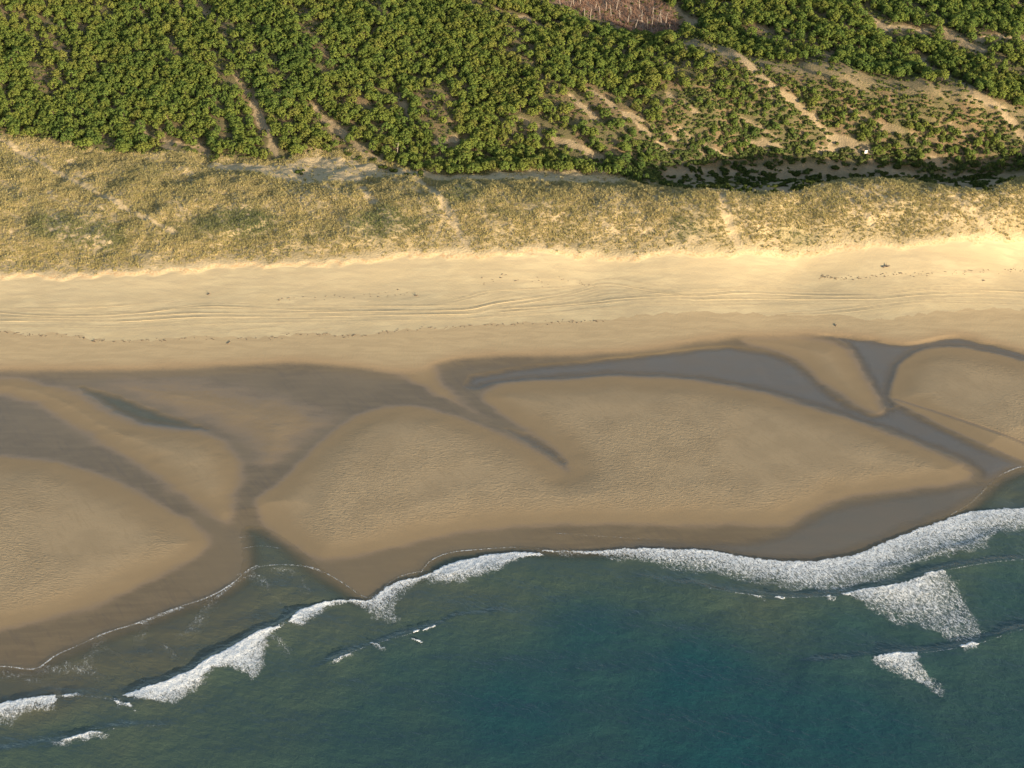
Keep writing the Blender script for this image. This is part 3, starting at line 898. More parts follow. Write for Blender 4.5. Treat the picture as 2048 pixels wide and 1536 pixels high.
foam_patch("foam fan spreading seaward from the point of the brown spit", [(690, 1199), (731, 1202), (752, 1196), (765, 1177), (796, 1162), (844, 1153)], [(851, 1160), (803, 1187), (789, 1214), (806, 1240), (818, 1264), (790, 1254), (748, 1232), (714, 1211)], .8, .3, .75, .2)
foam_patch("thick white foam lens along the middle of the shoreline", [(844, 1153), (871, 1141), (899, 1127), (953, 1115), (988, 1107), (1042, 1103), (1087, 1108)], [(1087, 1113), (1035, 1124), (1005, 1143), (974, 1152), (919, 1164), (899, 1170), (860, 1160)], .8, .32, 1.5)
foam_patch("broad white band of foam along the right shoreline",
           [(1080, 1101), (1124, 1101), (1193, 1102), (1278, 1095), (1348, 1098), (1416, 1099), (1464, 1108), (1519, 1118), (1628, 1125), (1656, 1116), (1707, 1111), (1751, 1092), (1803, 1070), (1854, 1050), (1902, 1036), (1929, 1024), (1980, 1020), (2048, 1015), (2180, 1005), (2420, 975), (2600, 940)],
           [(2600, 965), (2420, 1018), (2180, 1055), (2048, 1064), (1997, 1068), (1984, 1094), (1956, 1104), (1861, 1120), (1800, 1146), (1785, 1163), (1707, 1178), (1673, 1188), (1621, 1184), (1587, 1184), (1553, 1172), (1502, 1168), (1450, 1153), (1382, 1142), (1299, 1127), (1193, 1113), (1124, 1107)], .66, .26, 1.3, .22)
foam_patch("big white trapezoid of foam behind the breaking wave on the right", [(1683, 1190), (1731, 1179), (1792, 1171), (1826, 1162), (1861, 1147), (1889, 1143)],
           [(1897, 1154), (1924, 1185), (1948, 1222), (1964, 1249), (1976, 1276), (1929, 1288), (1895, 1284), (1861, 1264), (1809, 1246), (1758, 1233), (1724, 1209), (1700, 1199)], .72, .34, .7, .3)
foam_patch("small white triangle of foam at the lower right", [(1744, 1314), (1785, 1309), (1833, 1307)], [(1838, 1321), (1862, 1349), (1896, 1392), (1861, 1388), (1820, 1364), (1775, 1344), (1751, 1329)], .8, .38, .8, .35)
foam_patch("short white crest between the two right breakers", [(1917, 1295), (1930, 1290), (1946, 1286), (1959, 1290)], [(1955, 1297), (1936, 1302)], .95, .4, 1, .4)
for a, b in (((1498, 1190), (1526, 1196)), ((1550, 1197), (1567, 1200)), ((1645, 1195), (1673, 1198)), ((741, 1287), (762, 1293)), ((830, 1266), (838, 1263)), ((845, 1263), (872, 1252)), ((660, 1326), (706, 1308)), ((824, 1280), (846, 1286))):
    foam_patch("tiny white crest on a swell line", [a, ((a[0] + b[0]) / 2, (a[1] + b[1]) / 2 - 1.5), b], [(b[0] - 2, b[1] + 5), ((a[0] + b[0]) / 2, (a[1] + b[1]) / 2 + 5), (a[0] + 2, a[1] + 3)], .85, .5, 1.0, .4)
foam_lines("thin white swash line on wet sand", [
    ([(-150, 1348), (0, 1329), (60, 1339), (82, 1333), (110, 1309), (160, 1289), (210, 1264), (280, 1245), (350, 1215), (420, 1194), (468, 1165), (492, 1140), (515, 1130)], .5, .72),
    ([(283, 1243), (320, 1228), (362, 1214)], 1.6, .85), ([(470, 1150), (500, 1142), (520, 1130), (600, 1128), (650, 1145)], .35, .6),
    ([(430, 1195), (490, 1150), (520, 1150)], 1.0, .35), ([(200, 1290), (260, 1320), (290, 1360)], 1.2, .12), ([(330, 1290), (350, 1310)], .6, .4),
    ([(690, 1168), (735, 1200), (760, 1183), (778, 1164), (802, 1150), (842, 1142)], .35, .6), ([(842, 1143), (860, 1119), (900, 1103), (960, 1098), (1030, 1093), (1085, 1097)], .4, .62),
    ([(1962, 986), (1985, 961), (2010, 944), (2048, 930), (2200, 915)], .5, .72), ([(1900, 1030), (1940, 1008), (1962, 986)], .3, .5),
    ([(1110, 1066), (1200, 1072), (1330, 1080)], .25, .3), ([(478, 1075), (505, 1070), (540, 1078)], .3, .42), ([(485, 1096), (520, 1090), (560, 1096)], .3, .42), ([(600, 1128), (640, 1138), (690, 1168)], .3, .5),
    ([(1792, 1134), (1861, 1112), (1930, 1094)], .5, .8)])
foam_lines("faint veil of foam left on the shallow wash at the lower left", [
    ([(90, 1335), (150, 1330), (190, 1345)], 5.10, 0.22), ([(195, 1275), (185, 1300), (170, 1330)], 4.08, 0.22), ([(300, 1240), (280, 1275), (290, 1300)], 3.74, 0.19), ([(420, 1200), (400, 1235), (370, 1265)], 4.42, 0.20), ([(500, 1145), (530, 1165), (560, 1200)], 4.42, 0.22),
    ([(560, 1135), (600, 1150), (610, 1180)], 3.74, 0.22), ([(330, 1288), (350, 1312)], 2.04, 0.26), ([(0, 1345), (60, 1352), (120, 1375)], 3.74, 0.20), ([(540, 1262), (570, 1290), (580, 1305)], 3.06, 0.26), ([(550, 1256), (600, 1242), (620, 1250)], 3.06, 0.26)])
foam_lines("broken line of foam along the long left breaker", [([(560, 1253), (575, 1246), (600, 1224)], 1.2, .62), ([(160, 1392), (200, 1396), (240, 1398)], .8, .5), ([(110, 1393), (160, 1390)], 1.2, .6), ([(205, 1464), (260, 1455), (320, 1452)], .5, .4), ([(700, 1308), (742, 1289), (800, 1276), (830, 1266)], .5, .42),
    ([(1420, 1180), (1500, 1191), (1560, 1198), (1640, 1197), (1685, 1192)], .6, .5), ([(1650, 1324), (1744, 1315)], .4, .36), ([(1835, 1309), (1915, 1298)], .4, .4), ([(1960, 1288), (2048, 1261)], .5, .36), ([(1895, 1143), (1980, 1127), (2060, 1120)], .5, .4)])


# ------------------------------------------------------------------ runnels and pools on the flat
def make_pool_material(name, c1, c2, a):
    k = NT(name)
    n = k.noise(k.coords(scale=(.4, 1, 1)), .25, 3, .6, .5)
    sd = k.attr("inside")
    col = k.mix(k.step(n, .35, .65), c1, c2)
    sh = k.bsdf(col, .1, k.bump(k.noise(k.coords(), 1.2, 2), .12, .3), .5, IOR=1.33)
    tr = k.n("ShaderNodeBsdfTransparent")
    mx = k.n("ShaderNodeMixShader")
    k.put(mx.inputs[0], k.step(k.math('ADD', sd, k.math('MULTIPLY', k.math('SUBTRACT', n, .5), .8)), -.6, 3.6, .1, a))
    k.t.links.new(tr.outputs[0], mx.inputs[1]); k.t.links.new(sh, mx.inputs[2])
    return k.done(mx.outputs[0])


POOL_GREY = make_pool_material("runnel_water", (.136, .129, .116), (.142, .126, .105), .72)
POOL_GREEN = make_pool_material("pool_water", (.09, .096, .068), (.1, .1, .072), .75)
FILM = make_pool_material("swash_film", (.128, .121, .103), (.138, .124, .102), .65)
POOLS.append(("swash_film", "thin grey sheet of backwash on the sand between the big bar and the foam",
              outline([(1575, 1062), (1620, 1030), (1680, 1004), (1850, 980), (1950, 962), (1995, 962), (1955, 1000), (1905, 1031), (1830, 1053), (1760, 1087), (1680, 1113), (1625, 1124), (1530, 1120), (1450, 1106), (1350, 1098), (1200, 1100), (1250, 1078), (1400, 1082), (1500, 1080)])))
for i, (nm, lab, poly) in enumerate(POOLS):
    x0, y0 = poly.min(0) - 3; x1, y1 = poly.max(0) + 3
    X, Y = np.meshgrid(np.arange(x0, x1, .8), np.arange(y0, y1, .5))
    sd = poly_sd(X, Y, poly, 6) + fbm(X / 4, Y / 3, 4, 89) * .9 - .1
    if nm == "swash_film":
        Z = ground(X.ravel(), Y.ravel()).reshape(X.shape) + .02
        keep = qavg(sd) > -.5
    else:
        Z = base_height(X, Y) - .27 + .02 * i * .1
        Z = np.where(sd > 1.0, np.maximum(Z, ground(X.ravel(), Y.ravel()).reshape(X.shape) + .02), Z)
        keep = qavg(sd) > -2
    o = grid_mesh(nm, X, Y, Z, keep, {'inside': sd}, POOL_GREEN if i == 2 else (FILM if nm == "swash_film" else POOL_GREY), 'structure', grid_normals(X, Y, Z))
    o["label"] = lab

# ------------------------------------------------------------------ wheel tracks pressed into the dry sand
TRACKS = [
    [(-200, 615), (0, 624), (68, 631), (171, 632), (273, 627), (342, 619), (376, 614), (444, 612), (547, 618), (640, 621), (700, 619)],
    [(-200, 628), (0, 632), (85, 635), (205, 637), (308, 631), (376, 626), (513, 626), (700, 623), (817, 621), (936, 620.6), (977, 609), (1022, 602), (1090, 593), (1158, 580), (1186, 569), (1213, 566), (1244, 569), (1295, 580), (1380, 588), (1450, 590)],
    [(-200, 640), (0, 641), (137, 642), (239, 643), (308, 639), (376, 634), (478, 633), (615, 633), (700, 631), (851, 629), (950, 628), (988, 615), (1056, 605), (1124, 593), (1176, 578), (1213, 572), (1250, 575), (1300, 585), (1400, 594)],
    [(974, 619), (1056, 615), (1124, 609), (1193, 603), (1227, 597), (1295, 593), (1380, 591), (1416, 591), (1485, 584), (1587, 588), (1690, 591), (1758, 590), (1826, 581), (1895, 578), (1960, 580), (2048, 584), (2250, 580)],
    [(974, 626), (1039, 621), (1090, 618), (1135, 611), (1210, 606), (1261, 599), (1380, 598), (1416, 599), (1519, 597), (1656, 597), (1758, 598), (1826, 590), (1929, 585), (2048, 589), (2250, 586)],
    [(1560, 626), (1639, 622), (1724, 612), (1792, 602), (1860, 600), (1929, 602), (2048, 603)], [(1600, 630), (1690, 624), (1758, 615), (1809, 607), (1860, 604), (1940, 607)],
    [(880, 604), (919, 598), (967, 581), (1060, 577), (1158, 572)], [(890, 607), (925, 601), (970, 587), (1000, 583)], [(400, 664), (470, 660), (560, 652)], [(560, 668), (620, 659), (670, 655)], [(900, 640), (960, 634), (1010, 630)],
    [(0, 616), (120, 617), (240, 612), (350, 602)], [(700, 612), (790, 612), (900, 610)], [(1380, 580), (1480, 578), (1600, 582), (1700, 584)], [(1500, 592), (1620, 594), (1760, 594)], [(0, 678), (300, 690)][0:2]]
k = NT("pressed_sand")
TRACKS = TRACKS[:-1]
N_DEEP = len(TRACKS)
for a_, b_ in ((1, -9), (1, 5), (2, 7), (3, -6), (3, 4), (4, 6), (4, 10), (0, -7), (2, 12), (5, 5), (3, -11)):
    TRACKS.append([(x + 14, y + b_ + 2.0 * math.sin(x / 140.0 + b_)) for x, y in TRACKS[a_]])
TRACKS.append(None)
PRESSED = k.done(k.bsdf(k.mix(k.step(k.noise(k.coords(), .6, 3), .35, .65), (.4, .312, .178), (.36, .28, .165)), .95, None, .15))
PROFILE = [(-.48, .0), (-.28, .15), (-.13, .012), (.13, .012), (.28, .12), (.48, .0)]
for ti, pts in enumerate(TRACKS[:-1]):
    l = line(pts, 3)
    seg = np.hypot(*np.diff(l, axis=0).T); s = np.concatenate([[0], np.cumsum(seg)])
    u = np.arange(0, s[-1], .9)
    cx, cy = np.interp(u, s, l[:, 0]), np.interp(u, s, l[:, 1])
    tx, ty = np.gradient(cx), np.gradient(cy); ln = np.hypot(tx, ty); nx, ny = -ty / ln, tx / ln
    strength = (1.0 if ti < 5 else .6 if ti < N_DEEP else .3) * (.75 + .5 * vnoise(u / 9, u * 0 + ti, 5)) * sstep(0, 6, u) * sstep(0, 6, s[-1] - u)
    X = np.stack([cx + nx * a for a, _ in PROFILE]); Y = np.stack([cy + ny * a for a, _ in PROFILE])
    Z = ground(X.ravel(), Y.ravel()).reshape(X.shape) + np.stack([h * strength for _, h in PROFILE]) + .004
    Z[0] -= .03; Z[-1] -= .03
    o = grid_mesh("wheel_track", X[::-1], Y[::-1], Z[::-1], None, None, PRESSED, 'structure', smooth=False)
    o["label"] = "wheel rut pressed into the dry sand along the upper beach"

# ------------------------------------------------------------------ plant materials
def leaf_material(name, cols, spread=.5, place_scale=.02):
    """Foliage: each plant takes its own tone, drifting slowly from place to place."""
    k = NT(name)
    oi = k.n("ShaderNodeObjectInfo")
    nz = k.n("ShaderNodeTexNoise")
    k.t.links.new(oi.outputs["Location"], nz.inputs["Vector"])
    nz.inputs["Scale"].default_value = place_scale; nz.inputs["Detail"].default_value = 2
    f = k.math('ADD', k.math('MULTIPLY', oi.outputs["Random"], spread), k.math('MULTIPLY', k.step(nz.outputs["Fac"], .3, .7), 1 - spread))
    ramp = k.n("ShaderNodeValToRGB")
    cr = ramp.color_ramp
    cr.elements[0].color = (*cols[0], 1); cr.elements[1].color = (*cols[-1], 1)
    for i, c in enumerate(cols[1:-1]):
        e = cr.elements.new((i + 1) / (len(cols) - 1)); e.color = (*c, 1)
    k.put(ramp.inputs[0], f)
    tint = k.attr("tint")
    c = k.mix(k.math('MULTIPLY', tint, .45), ramp.outputs[0], (.16, .19, .042))
    df = k.n("ShaderNodeBsdfDiffuse"); k.put(df.inputs[0], c)
    tl = k.n("ShaderNodeBsdfTranslucent"); k.put(tl.inputs[0], c)
    mx = k.n("ShaderNodeMixShader"); mx.inputs[0].default_value = .42
    k.t.links.new(df.outputs[0], mx.inputs[1]); k.t.links.new(tl.outputs[0], mx.inputs[2])
    return k.done(mx.outputs[0])


PINE_MAT = leaf_material("pine_needles", [(.09, .148, .042), (.125, .185, .046), (.165, .212, .048), (.2, .225, .05), (.225, .215, .06)], .6)
SHRUB_MAT = leaf_material("shrub_leaves", [(.03, .048, .016), (.045, .062, .018), (.07, .078, .022)], .7)
SCRUB_MAT = leaf_material("heath_scrub", [(.075, .105, .036), (.105, .125, .042), (.14, .13, .055)], .6)
BARK = simple_mat("pine_bark", (.12, .08, .055), (.07, .05, .038), 6, .95, .3)
DEADWOOD = simple_mat("dead_wood", (.33, .27, .21), (.22, .175, .135), 5, .9, .2)


def grass_material():
    k = NT("marram_grass")
    oi = k.n("ShaderNodeObjectInfo")
    nz = k.n("ShaderNodeTexNoise")
    k.t.links.new(oi.outputs["Location"], nz.inputs["Vector"])
    nz.inputs["Scale"].default_value = .05; nz.inputs["Detail"].default_value = 3
    green = k.n("ShaderNodeAttribute", attribute_name="greenness", attribute_type='INSTANCER').outputs["Fac"]
    f = k.math('ADD', k.math('MULTIPLY', oi.outputs["Random"], .45), k.math('MULTIPLY', k.step(nz.outputs["Fac"], .35, .65), .4))
    c = k.mix(f, (.325, .275, .112), (.45, .36, .165))
    c = k.mix(green, c, (.17, .18, .075))
    df = k.n("ShaderNodeBsdfDiffuse"); k.put(df.inputs[0], c)
    tl = k.n("ShaderNodeBsdfTranslucent"); k.put(tl.inputs[0], c)
    mx = k.n("ShaderNodeMixShader"); mx.inputs[0].default_value = .35
    k.t.links.new(df.outputs[0], mx.inputs[1]); k.t.links.new(tl.outputs[0], mx.inputs[2])
    return k.done(mx.outputs[0])


GRASS_MAT = grass_material()
BRUSH_MAT = leaf_material("dead_brush", [(.19, .115, .078), (.24, .145, .1), (.29, .18, .125)], .7)


# ------------------------------------------------------------------ plant shapes
def unit(v):
    return v / np.linalg.norm(v, axis=-1, keepdims=True)


def leaf_cloud(centres, radii, per, size, r, squash=.8, up=.25, inner=.35, body=None):
    """Leaf-sized quads spread over many small lobes; shading normals follow each lobe."""
    V, Nn, F, T = [], [], [], []
    for c, rad in zip(centres, radii):
        n = max(8, int(per * rad * rad))
        d = unit(r.normal(size=(n, 3)) + np.array([0, 0, up]))
        rr = rad * (inner + (1 - inner) * r.random(n) ** .4)
        p = c + d * rr[:, None] * np.array([1, 1, squash])
        nn = unit(d + r.normal(size=(n, 3)) * .45)
        a = unit(np.cross(nn, r.normal(size=(n, 3))))
        b = np.cross(nn, a)
        s = size * (.6 + .8 * r.random(n))[:, None]
        t = r.random() * .6
        for i in range(n):
            k0 = len(V)
            w = .55 + .45 * r.random()
            V += [p[i] - a[i] * s[i] - b[i] * s[i] * w * .6, p[i] + a[i] * s[i] * .7 - b[i] * s[i] * w, p[i] + a[i] * s[i] + b[i] * s[i] * w * .7, p[i] - a[i] * s[i] * .6 + b[i] * s[i] * w]
            whole = d[i] * 0 if body is None else unit(p[i] - body) * .9
            Nn += [unit(d[i] * (.8 if body is None else .45) + nn[i] * .45 + whole)] * 4
            F.append((k0, k0 + 1, k0 + 2, k0 + 3)); T += [t + .4 * r.random()] * 4
    return np.array(V), np.array(Nn), F, np.array(T)


def tube(pts, radii, sides=6):
    V, F = [], []
    pts = [np.array(p, float) for p in pts]
    for i, (p, rad) in enumerate(zip(pts, radii)):
        d = unit((pts[min(i + 1, len(pts) - 1)] - pts[max(i - 1, 0)]))
        a = unit(np.cross(d, [0.31, .9, .11])); b = np.cross(d, a)
        for s in range(sides):
            t = 2 * math.pi * s / sides
            V.append(p + rad * (a * math.cos(t) + b * math.sin(t)))
    for i in range(len(pts) - 1):
        for s in range(sides):
            F.append((i * sides + s, i * sides + (s + 1) % sides, (i + 1) * sides + (s + 1) % sides, (i + 1) * sides + s))
    F.append(tuple(range((len(pts) - 1) * sides, len(pts) * sides)))
    F.append(tuple(reversed(range(sides))))
    return V, F


def merge(parts):
    V, F = [], []
    for v, f in parts:
        k0 = len(V); V += list(v); F += [tuple(i + k0 for i in q) for q in f]
    return V, F


def finish_leaves(name, V, N, F, T, mat, extra=None):
    nv = len(V)
    verts = list(V); faces = list(F); mi = [0] * len(F)
    mats = [mat]
    if extra:
        ev, ef, em = extra
        verts += list(ev); faces += [tuple(i + nv for i in q) for q in ef]; mi += [1] * len(ef); mats.append(em)
    me = raw_mesh(name, verts, faces, mats, mi)
    a = me.attributes.new("tint", 'FLOAT', 'POINT')
    t = np.zeros(len(verts), np.float32); t[:nv] = T
    a.data.foreach_set("value", t)
    if not extra:
        me.polygons.foreach_set("use_smooth", np.ones(len(faces), bool))
        me.normals_split_custom_set_from_vertices([tuple(x) for x in N])
    return me


def pine_parts(i):
    r = np.random.default_rng(100 + i)
    H = [4.3, 4.7, 4.0, 4.5, 5.0, 4.1, 4.6, 4.4][i]
    R = [2.1, 2.3, 2.0, 1.9, 2.2, 2.25, 2.1, 2.4][i]
    lean = np.array([r.normal() * .25, .25 + r.normal() * .2])
    n = 22 + i % 5
    C, rad = [], []
    for j in range(n):
        h = .34 + .56 * (j + .5) / n
        ring = R * math.sqrt(max(.06, 1 - ((h - .45) / .62) ** 2)) * (.45 + .5 * r.random())
        a = j * 2.4 + r.random() * .9
        C.append(np.array([math.cos(a) * ring + lean[0] * h * 2, math.sin(a) * ring + lean[1] * h * 2, H * h * .93]))
        rad.append((.46 + .3 * r.random()) * (1.12 - .35 * h))
    C.append(np.array([lean[0] * 2, lean[1] * 2, H * .86])); rad.append(.75)
    V, N, F, T = leaf_cloud(C, rad, 150, .135, r, body=np.array([lean[0], lean[1], H * .42]))
    tp = [(0, 0, -.6), (lean[0] * .3, lean[1] * .3, H * .25), (lean[0] * 1.0, lean[1] * 1.0, H * .55), (lean[0] * 1.7, lean[1] * 1.7, H * .85)]
    parts = [tube(tp, [.17, .14, .1, .04])]
    for j in range(0, n, 3):
        b = np.array(tp[2]) * .6 + np.array(tp[1]) * .4
        parts.append(tube([b, b * .4 + C[j] * .6 + [0, 0, -.2], C[j]], [.06, .045, .02], 4))
    return (V, N, F, T), merge(parts)


PINE_CROWN, PINE_TRUNK, PINE_JOINED = [], [], []
for i in range(8):
    (V, N, F, T), (tv, tf) = pine_parts(i)
    PINE_CROWN.append(finish_leaves("pine_crown", V, N, F, T, PINE_MAT))
    PINE_TRUNK.append(raw_mesh("pine_trunk", tv, tf, [BARK], smooth=True))
    nv = len(V)
    me = raw_mesh("pine_whole", list(V) + list(tv), list(F) + [tuple(q + nv for q in f) for f in tf], [PINE_MAT, BARK], [0] * len(F) + [1] * len(tf), smooth=True)
    a = me.attributes.new("tint", 'FLOAT', 'POINT')
    a.data.foreach_set("value", np.concatenate([T, np.zeros(len(tv))]).astype(np.float32))
    tn = unit(np.array(tv) - np.array(tv).mean(0))
    me.normals_split_custom_set_from_vertices([tuple(x) for x in np.concatenate([N, tn])])
    PINE_JOINED.append(me)


def shrub_mesh(i, mat, R, H, n, per, size, name):
    r = np.random.default_rng(200 + i)
    C = [np.array([r.normal() * R * .5, r.normal() * R * .5, H * (.25 + .5 * r.random())]) for _ in range(n)]
    rad = [R * (.35 + .3 * r.random()) for _ in range(n)]
    V, N, F, T = leaf_cloud(C, rad, per, size, r, .75)
    V[:, 2] = np.maximum(V[:, 2], -.1)
    return finish_leaves(name, V, N, F, T, mat)


SHRUB = [shrub_mesh(i, SHRUB_MAT, 1.25, .95, 7, 240, .15, "shrub_leaves") for i in range(4)]
SCRUB = [shrub_mesh(10 + i, SCRUB_MAT, .6, .4, 5, 420, .1, "scrub_leaves") for i in range(4)]


def tuft_mesh(i, n, h, spread, width, mat, name):
    r = np.random.default_rng(300 + i)
    V, F = [], []
    for _ in range(n):
        a = r.random() * 6.283; rr = spread * .45 * math.sqrt(r.random())
        base = np.array([math.cos(a) * rr, math.sin(a) * rr, -.05])
        a2 = a + r.normal() * .7; out = spread * (.25 + .75 * r.random()); hh = h * (.55 + .45 * r.random())
        mid = base + np.array([math.cos(a2) * out * .4, math.sin(a2) * out * .4, hh * .7])
        tip = base + np.array([math.cos(a2) * out, math.sin(a2) * out, hh * (.75 + .25 * r.random())])
        s = r.random() * 6.283; side = np.array([math.cos(s), math.sin(s), 0]) * width
        k0 = len(V)
        V += [base - side, base + side, mid + side * .8, mid - side * .8, tip]
        F += [(k0, k0 + 1, k0 + 2, k0 + 3), (k0 + 3, k0 + 2, k0 + 4)]
    V = np.array(V)
    me = raw_mesh(name, V, F, [mat])
    a = me.attributes.new("tint", 'FLOAT', 'POINT')
    return me


TUFT = [tuft_mesh(i, 20, .62, .62, .045, GRASS_MAT, "marram_blades") for i in range(4)]
BRUSH = [tuft_mesh(20 + i, 14, 1.7, .7, .035, BRUSH_MAT, "brush_twigs") for i in range(3)]


# ------------------------------------------------------------------ scattering masses nobody could count
def library(name, meshes):
    c = bpy.data.collections.new(name)
    for i, me in enumerate(meshes):
        c.objects.link(bpy.data.objects.new("%s_%02d" % (name, i), me))
    return c


def scatter(name, label, P, rot, scl, idx, lib, extra=None):
    me = bpy.data.meshes.new(name)
    me.vertices.add(len(P)); me.vertices.foreach_set("co", np.asarray(P, np.float32).ravel())
    for key, typ, data in (("turn", 'FLOAT_VECTOR', rot), ("size", 'FLOAT_VECTOR', scl)):
        a = me.attributes.new(key, typ, 'POINT'); a.data.foreach_set("vector", np.asarray(data, np.float32).ravel())
    a = me.attributes.new("pick", 'INT', 'POINT'); a.data.foreach_set("value", np.asarray(idx, np.int32))
    for key, data in (extra or {}).items():
        a = me.attributes.new(key, 'FLOAT', 'POINT'); a.data.foreach_set("value", np.asarray(data, np.float32))
    o = bpy.data.objects.new(name, me)
    COL.objects.link(o)
    o["kind"] = 'stuff'; o["label"] = label
    g = bpy.data.node_groups.new("scatter_" + name, 'GeometryNodeTree')
    g.interface.new_socket("Geometry", in_out='INPUT', socket_type='NodeSocketGeometry')
    g.interface.new_socket("Geometry", in_out='OUTPUT', socket_type='NodeSocketGeometry')
    gi = g.nodes.new("NodeGroupInput"); go = g.nodes.new("NodeGroupOutput")
    ip = g.nodes.new("GeometryNodeInstanceOnPoints")
    ci = g.nodes.new("GeometryNodeCollectionInfo")
    ci.inputs["Collection"].default_value = lib
    ci.inputs["Separate Children"].default_value = True
    ci.inputs["Reset Children"].default_value = True

    def named(key, typ):
        n = g.nodes.new("GeometryNodeInputNamedAttribute"); n.data_type = typ
        n.inputs["Name"].default_value = key
        return n.outputs["Attribute"]
    L = g.links.new
    L(gi.outputs[0], ip.inputs["Points"]); L(ci.outputs[0], ip.inputs["Instance"])
    ip.inputs["Pick Instance"].default_value = True
    L(named("pick", 'INT'), ip.inputs["Instance Index"])
    L(named("turn", 'FLOAT_VECTOR'), ip.inputs["Rotation"])
    L(named("size", 'FLOAT_VECTOR'), ip.inputs["Scale"])
    L(ip.outputs[0], go.inputs[0])
    md = o.modifiers.new("scatter", 'NODES'); md.node_group = g
    return o


def jitter_grid(x0, x1, y0, y1, cell, r, amount=.85):
    gx_, gy_ = np.meshgrid(np.arange(x0, x1, cell), np.arange(y0, y1, cell))
    gx_ = gx_ + np.where(np.arange(gx_.shape[0]) % 2, cell / 2, 0)[:, None]
    return gx_.ravel() + (r.random(gx_.size) - .5) * cell * amount, gy_.ravel() + (r.random(gx_.size) - .5) * cell * amount


def to_photo(x, y, z):
    cy, sy = math.cos(PITCH), math.sin(PITCH)
    zz = z - CAM_H
    fw = y * cy - zz * sy; upv = y * sy + zz * cy
    return 1024 + FPX * x / fw, 768 - FPX * upv / fw, fw


SLOPE_RIGHT = outline([(1250, 310), (1330, 230), (1390, 165), (1450, 125), (1560, 150), (1700, 172), (1860, 202), (2048, 236), (2300, 290), (2300, 420), (1250, 420)])
HOLLOW = outline([(1290, 330), (1330, 322), (1420, 330), (1500, 312), (1640, 305), (1760, 318), (1840, 335), (1900, 325), (2048, 325), (2300, 335), (2300, 430), (1300, 430)])
MIDDLE = outline([(1020, 200), (1100, 170), (1260, 190), (1330, 230), (1260, 310), (1200, 300), (1100, 290)])
FRONT_THICK = outline([(800, 345), (810, 322), (900, 320), (1000, 300), (1120, 305), (1150, 330), (1280, 360), (1200, 352), (1080, 345), (980, 348), (880, 352)])

# ------------------------------------------------------------------ pines
pr = np.random.default_rng(21)
tx, ty = jitter_grid(-330, 330, 440, 760, 2.7, pr, .95)
tf_ = ground.field('forest', tx, ty); tb = ground.field('bare', tx, ty); tband = ground.field('band', tx, ty); tclr = ground.field('clear', tx, ty); trdg = ground.field('ridge', tx, ty)
prob = np.where(tf_ > 1.0, .97, 0.0)
prob *= 1 - sstep(.25, .6, tb); prob *= 1 - sstep(.15, .6, tband); prob *= 1 - sstep(.15, .6, tclr)
prob *= 1 - .8 * sstep(.14, .4, trdg)
low = np.ones(len(tx))
for ahead in (2.5, 5.0, 7.5, 10.0):      # ground kept open behind them: only low growth stands before it
    open_ = np.maximum(np.maximum(sstep(.64, .9, ground.field('bare', tx, ty + ahead)), ground.field('band', tx, ty + ahead)), ground.field('clear', tx, ty + ahead))
    road = sstep(.82, .97, ground.field('bare', tx, ty + ahead)) * (1 - ground.field('valley', tx, ty + ahead))
    prob *= 1 - .42 * road
    low = np.minimum(low, 1 - (.5 if ahead < 9 else .3) * open_)
    prob *= 1 - .22 * open_ - .6 * ground.field('clear', tx, ty + ahead)
prob *= 1 - .3 * sstep(.1, .45, fbm(tx / 9, ty / 9, 3, 91))
in_right = sstep(-2, 4, poly_sd(tx, ty, SLOPE_RIGHT)); in_hollow = sstep(-2, 2, poly_sd(tx, ty, HOLLOW)); in_mid = sstep(-3, 4, poly_sd(tx, ty, MIDDLE))
prob *= 1 - .35 * in_right * sstep(-.35, .2, fbm(tx / 10, ty / 14, 3, 92) + .12); prob *= 1 - in_hollow; prob *= 1 - .35 * in_mid
prob = np.maximum(prob, np.where(poly_sd(tx, ty, FRONT_THICK) > 0, .95, 0))
ok = pr.random(len(tx)) < prob
tx, ty, low = tx[ok], ty[ok], low[ok]
in_right = in_right[ok]
tz = ground(tx, ty)
ts = low * (.52 + .62 * pr.random(len(tx)) ** 1.25) * (1 - .3 * in_right) * (1 + .12 * fbm(tx / 18, ty / 18, 2, 93))
tzs = np.where(low > .95, (.44 + .5 * ts), ts)
ti = pr.integers(0, 8, len(tx)); tr = pr.random(len(tx)) * 6.283
u, v, dep = to_photo(tx, ty, tz + 2)
vis = (u > 8) & (u < 2040) & (v > 6)
order = np.argsort(-(np.where(vis, ts * np.array([4.3, 4.7, 4.0, 4.5, 5.0, 4.1, 4.6, 4.4])[ti] / dep, 0)))
single = np.zeros(len(tx), bool); single[order[:300]] = True
rest = ~single
scatter("pine_forest", "dense green mass of maritime pines covering the slopes behind the dune", np.stack([tx, ty, tz - .1], 1)[rest], np.stack([tr * 0, tr * 0, tr], 1)[rest],
        np.stack([ts * (.95 + .2 * pr.random(len(ts))), ts * (.95 + .2 * pr.random(len(ts))), tzs], 1)[rest], ti[rest], library("pine", PINE_JOINED))

ORD = ["first", "second", "third", "fourth", "fifth", "sixth", "seventh", "eighth", "ninth", "tenth", "eleventh", "twelfth", "thirteenth", "fourteenth", "fifteenth", "sixteenth", "seventeenth", "eighteenth", "nineteenth", "twentieth"]
TENS = ["", "", "twenty", "thirty", "forty", "fifty", "sixty", "seventy", "eighty", "ninety"]


def ordinal(n):
    if n < 20:
        return ORD[n]
    t, o = divmod(n + 1, 10)
    return TENS[t] + "-" + ORD[o - 1] if o else {2: "twentieth", 3: "thirtieth", 4: "fortieth", 5: "fiftieth", 6: "sixtieth", 7: "seventieth", 8: "eightieth", 9: "ninetieth"}[t]


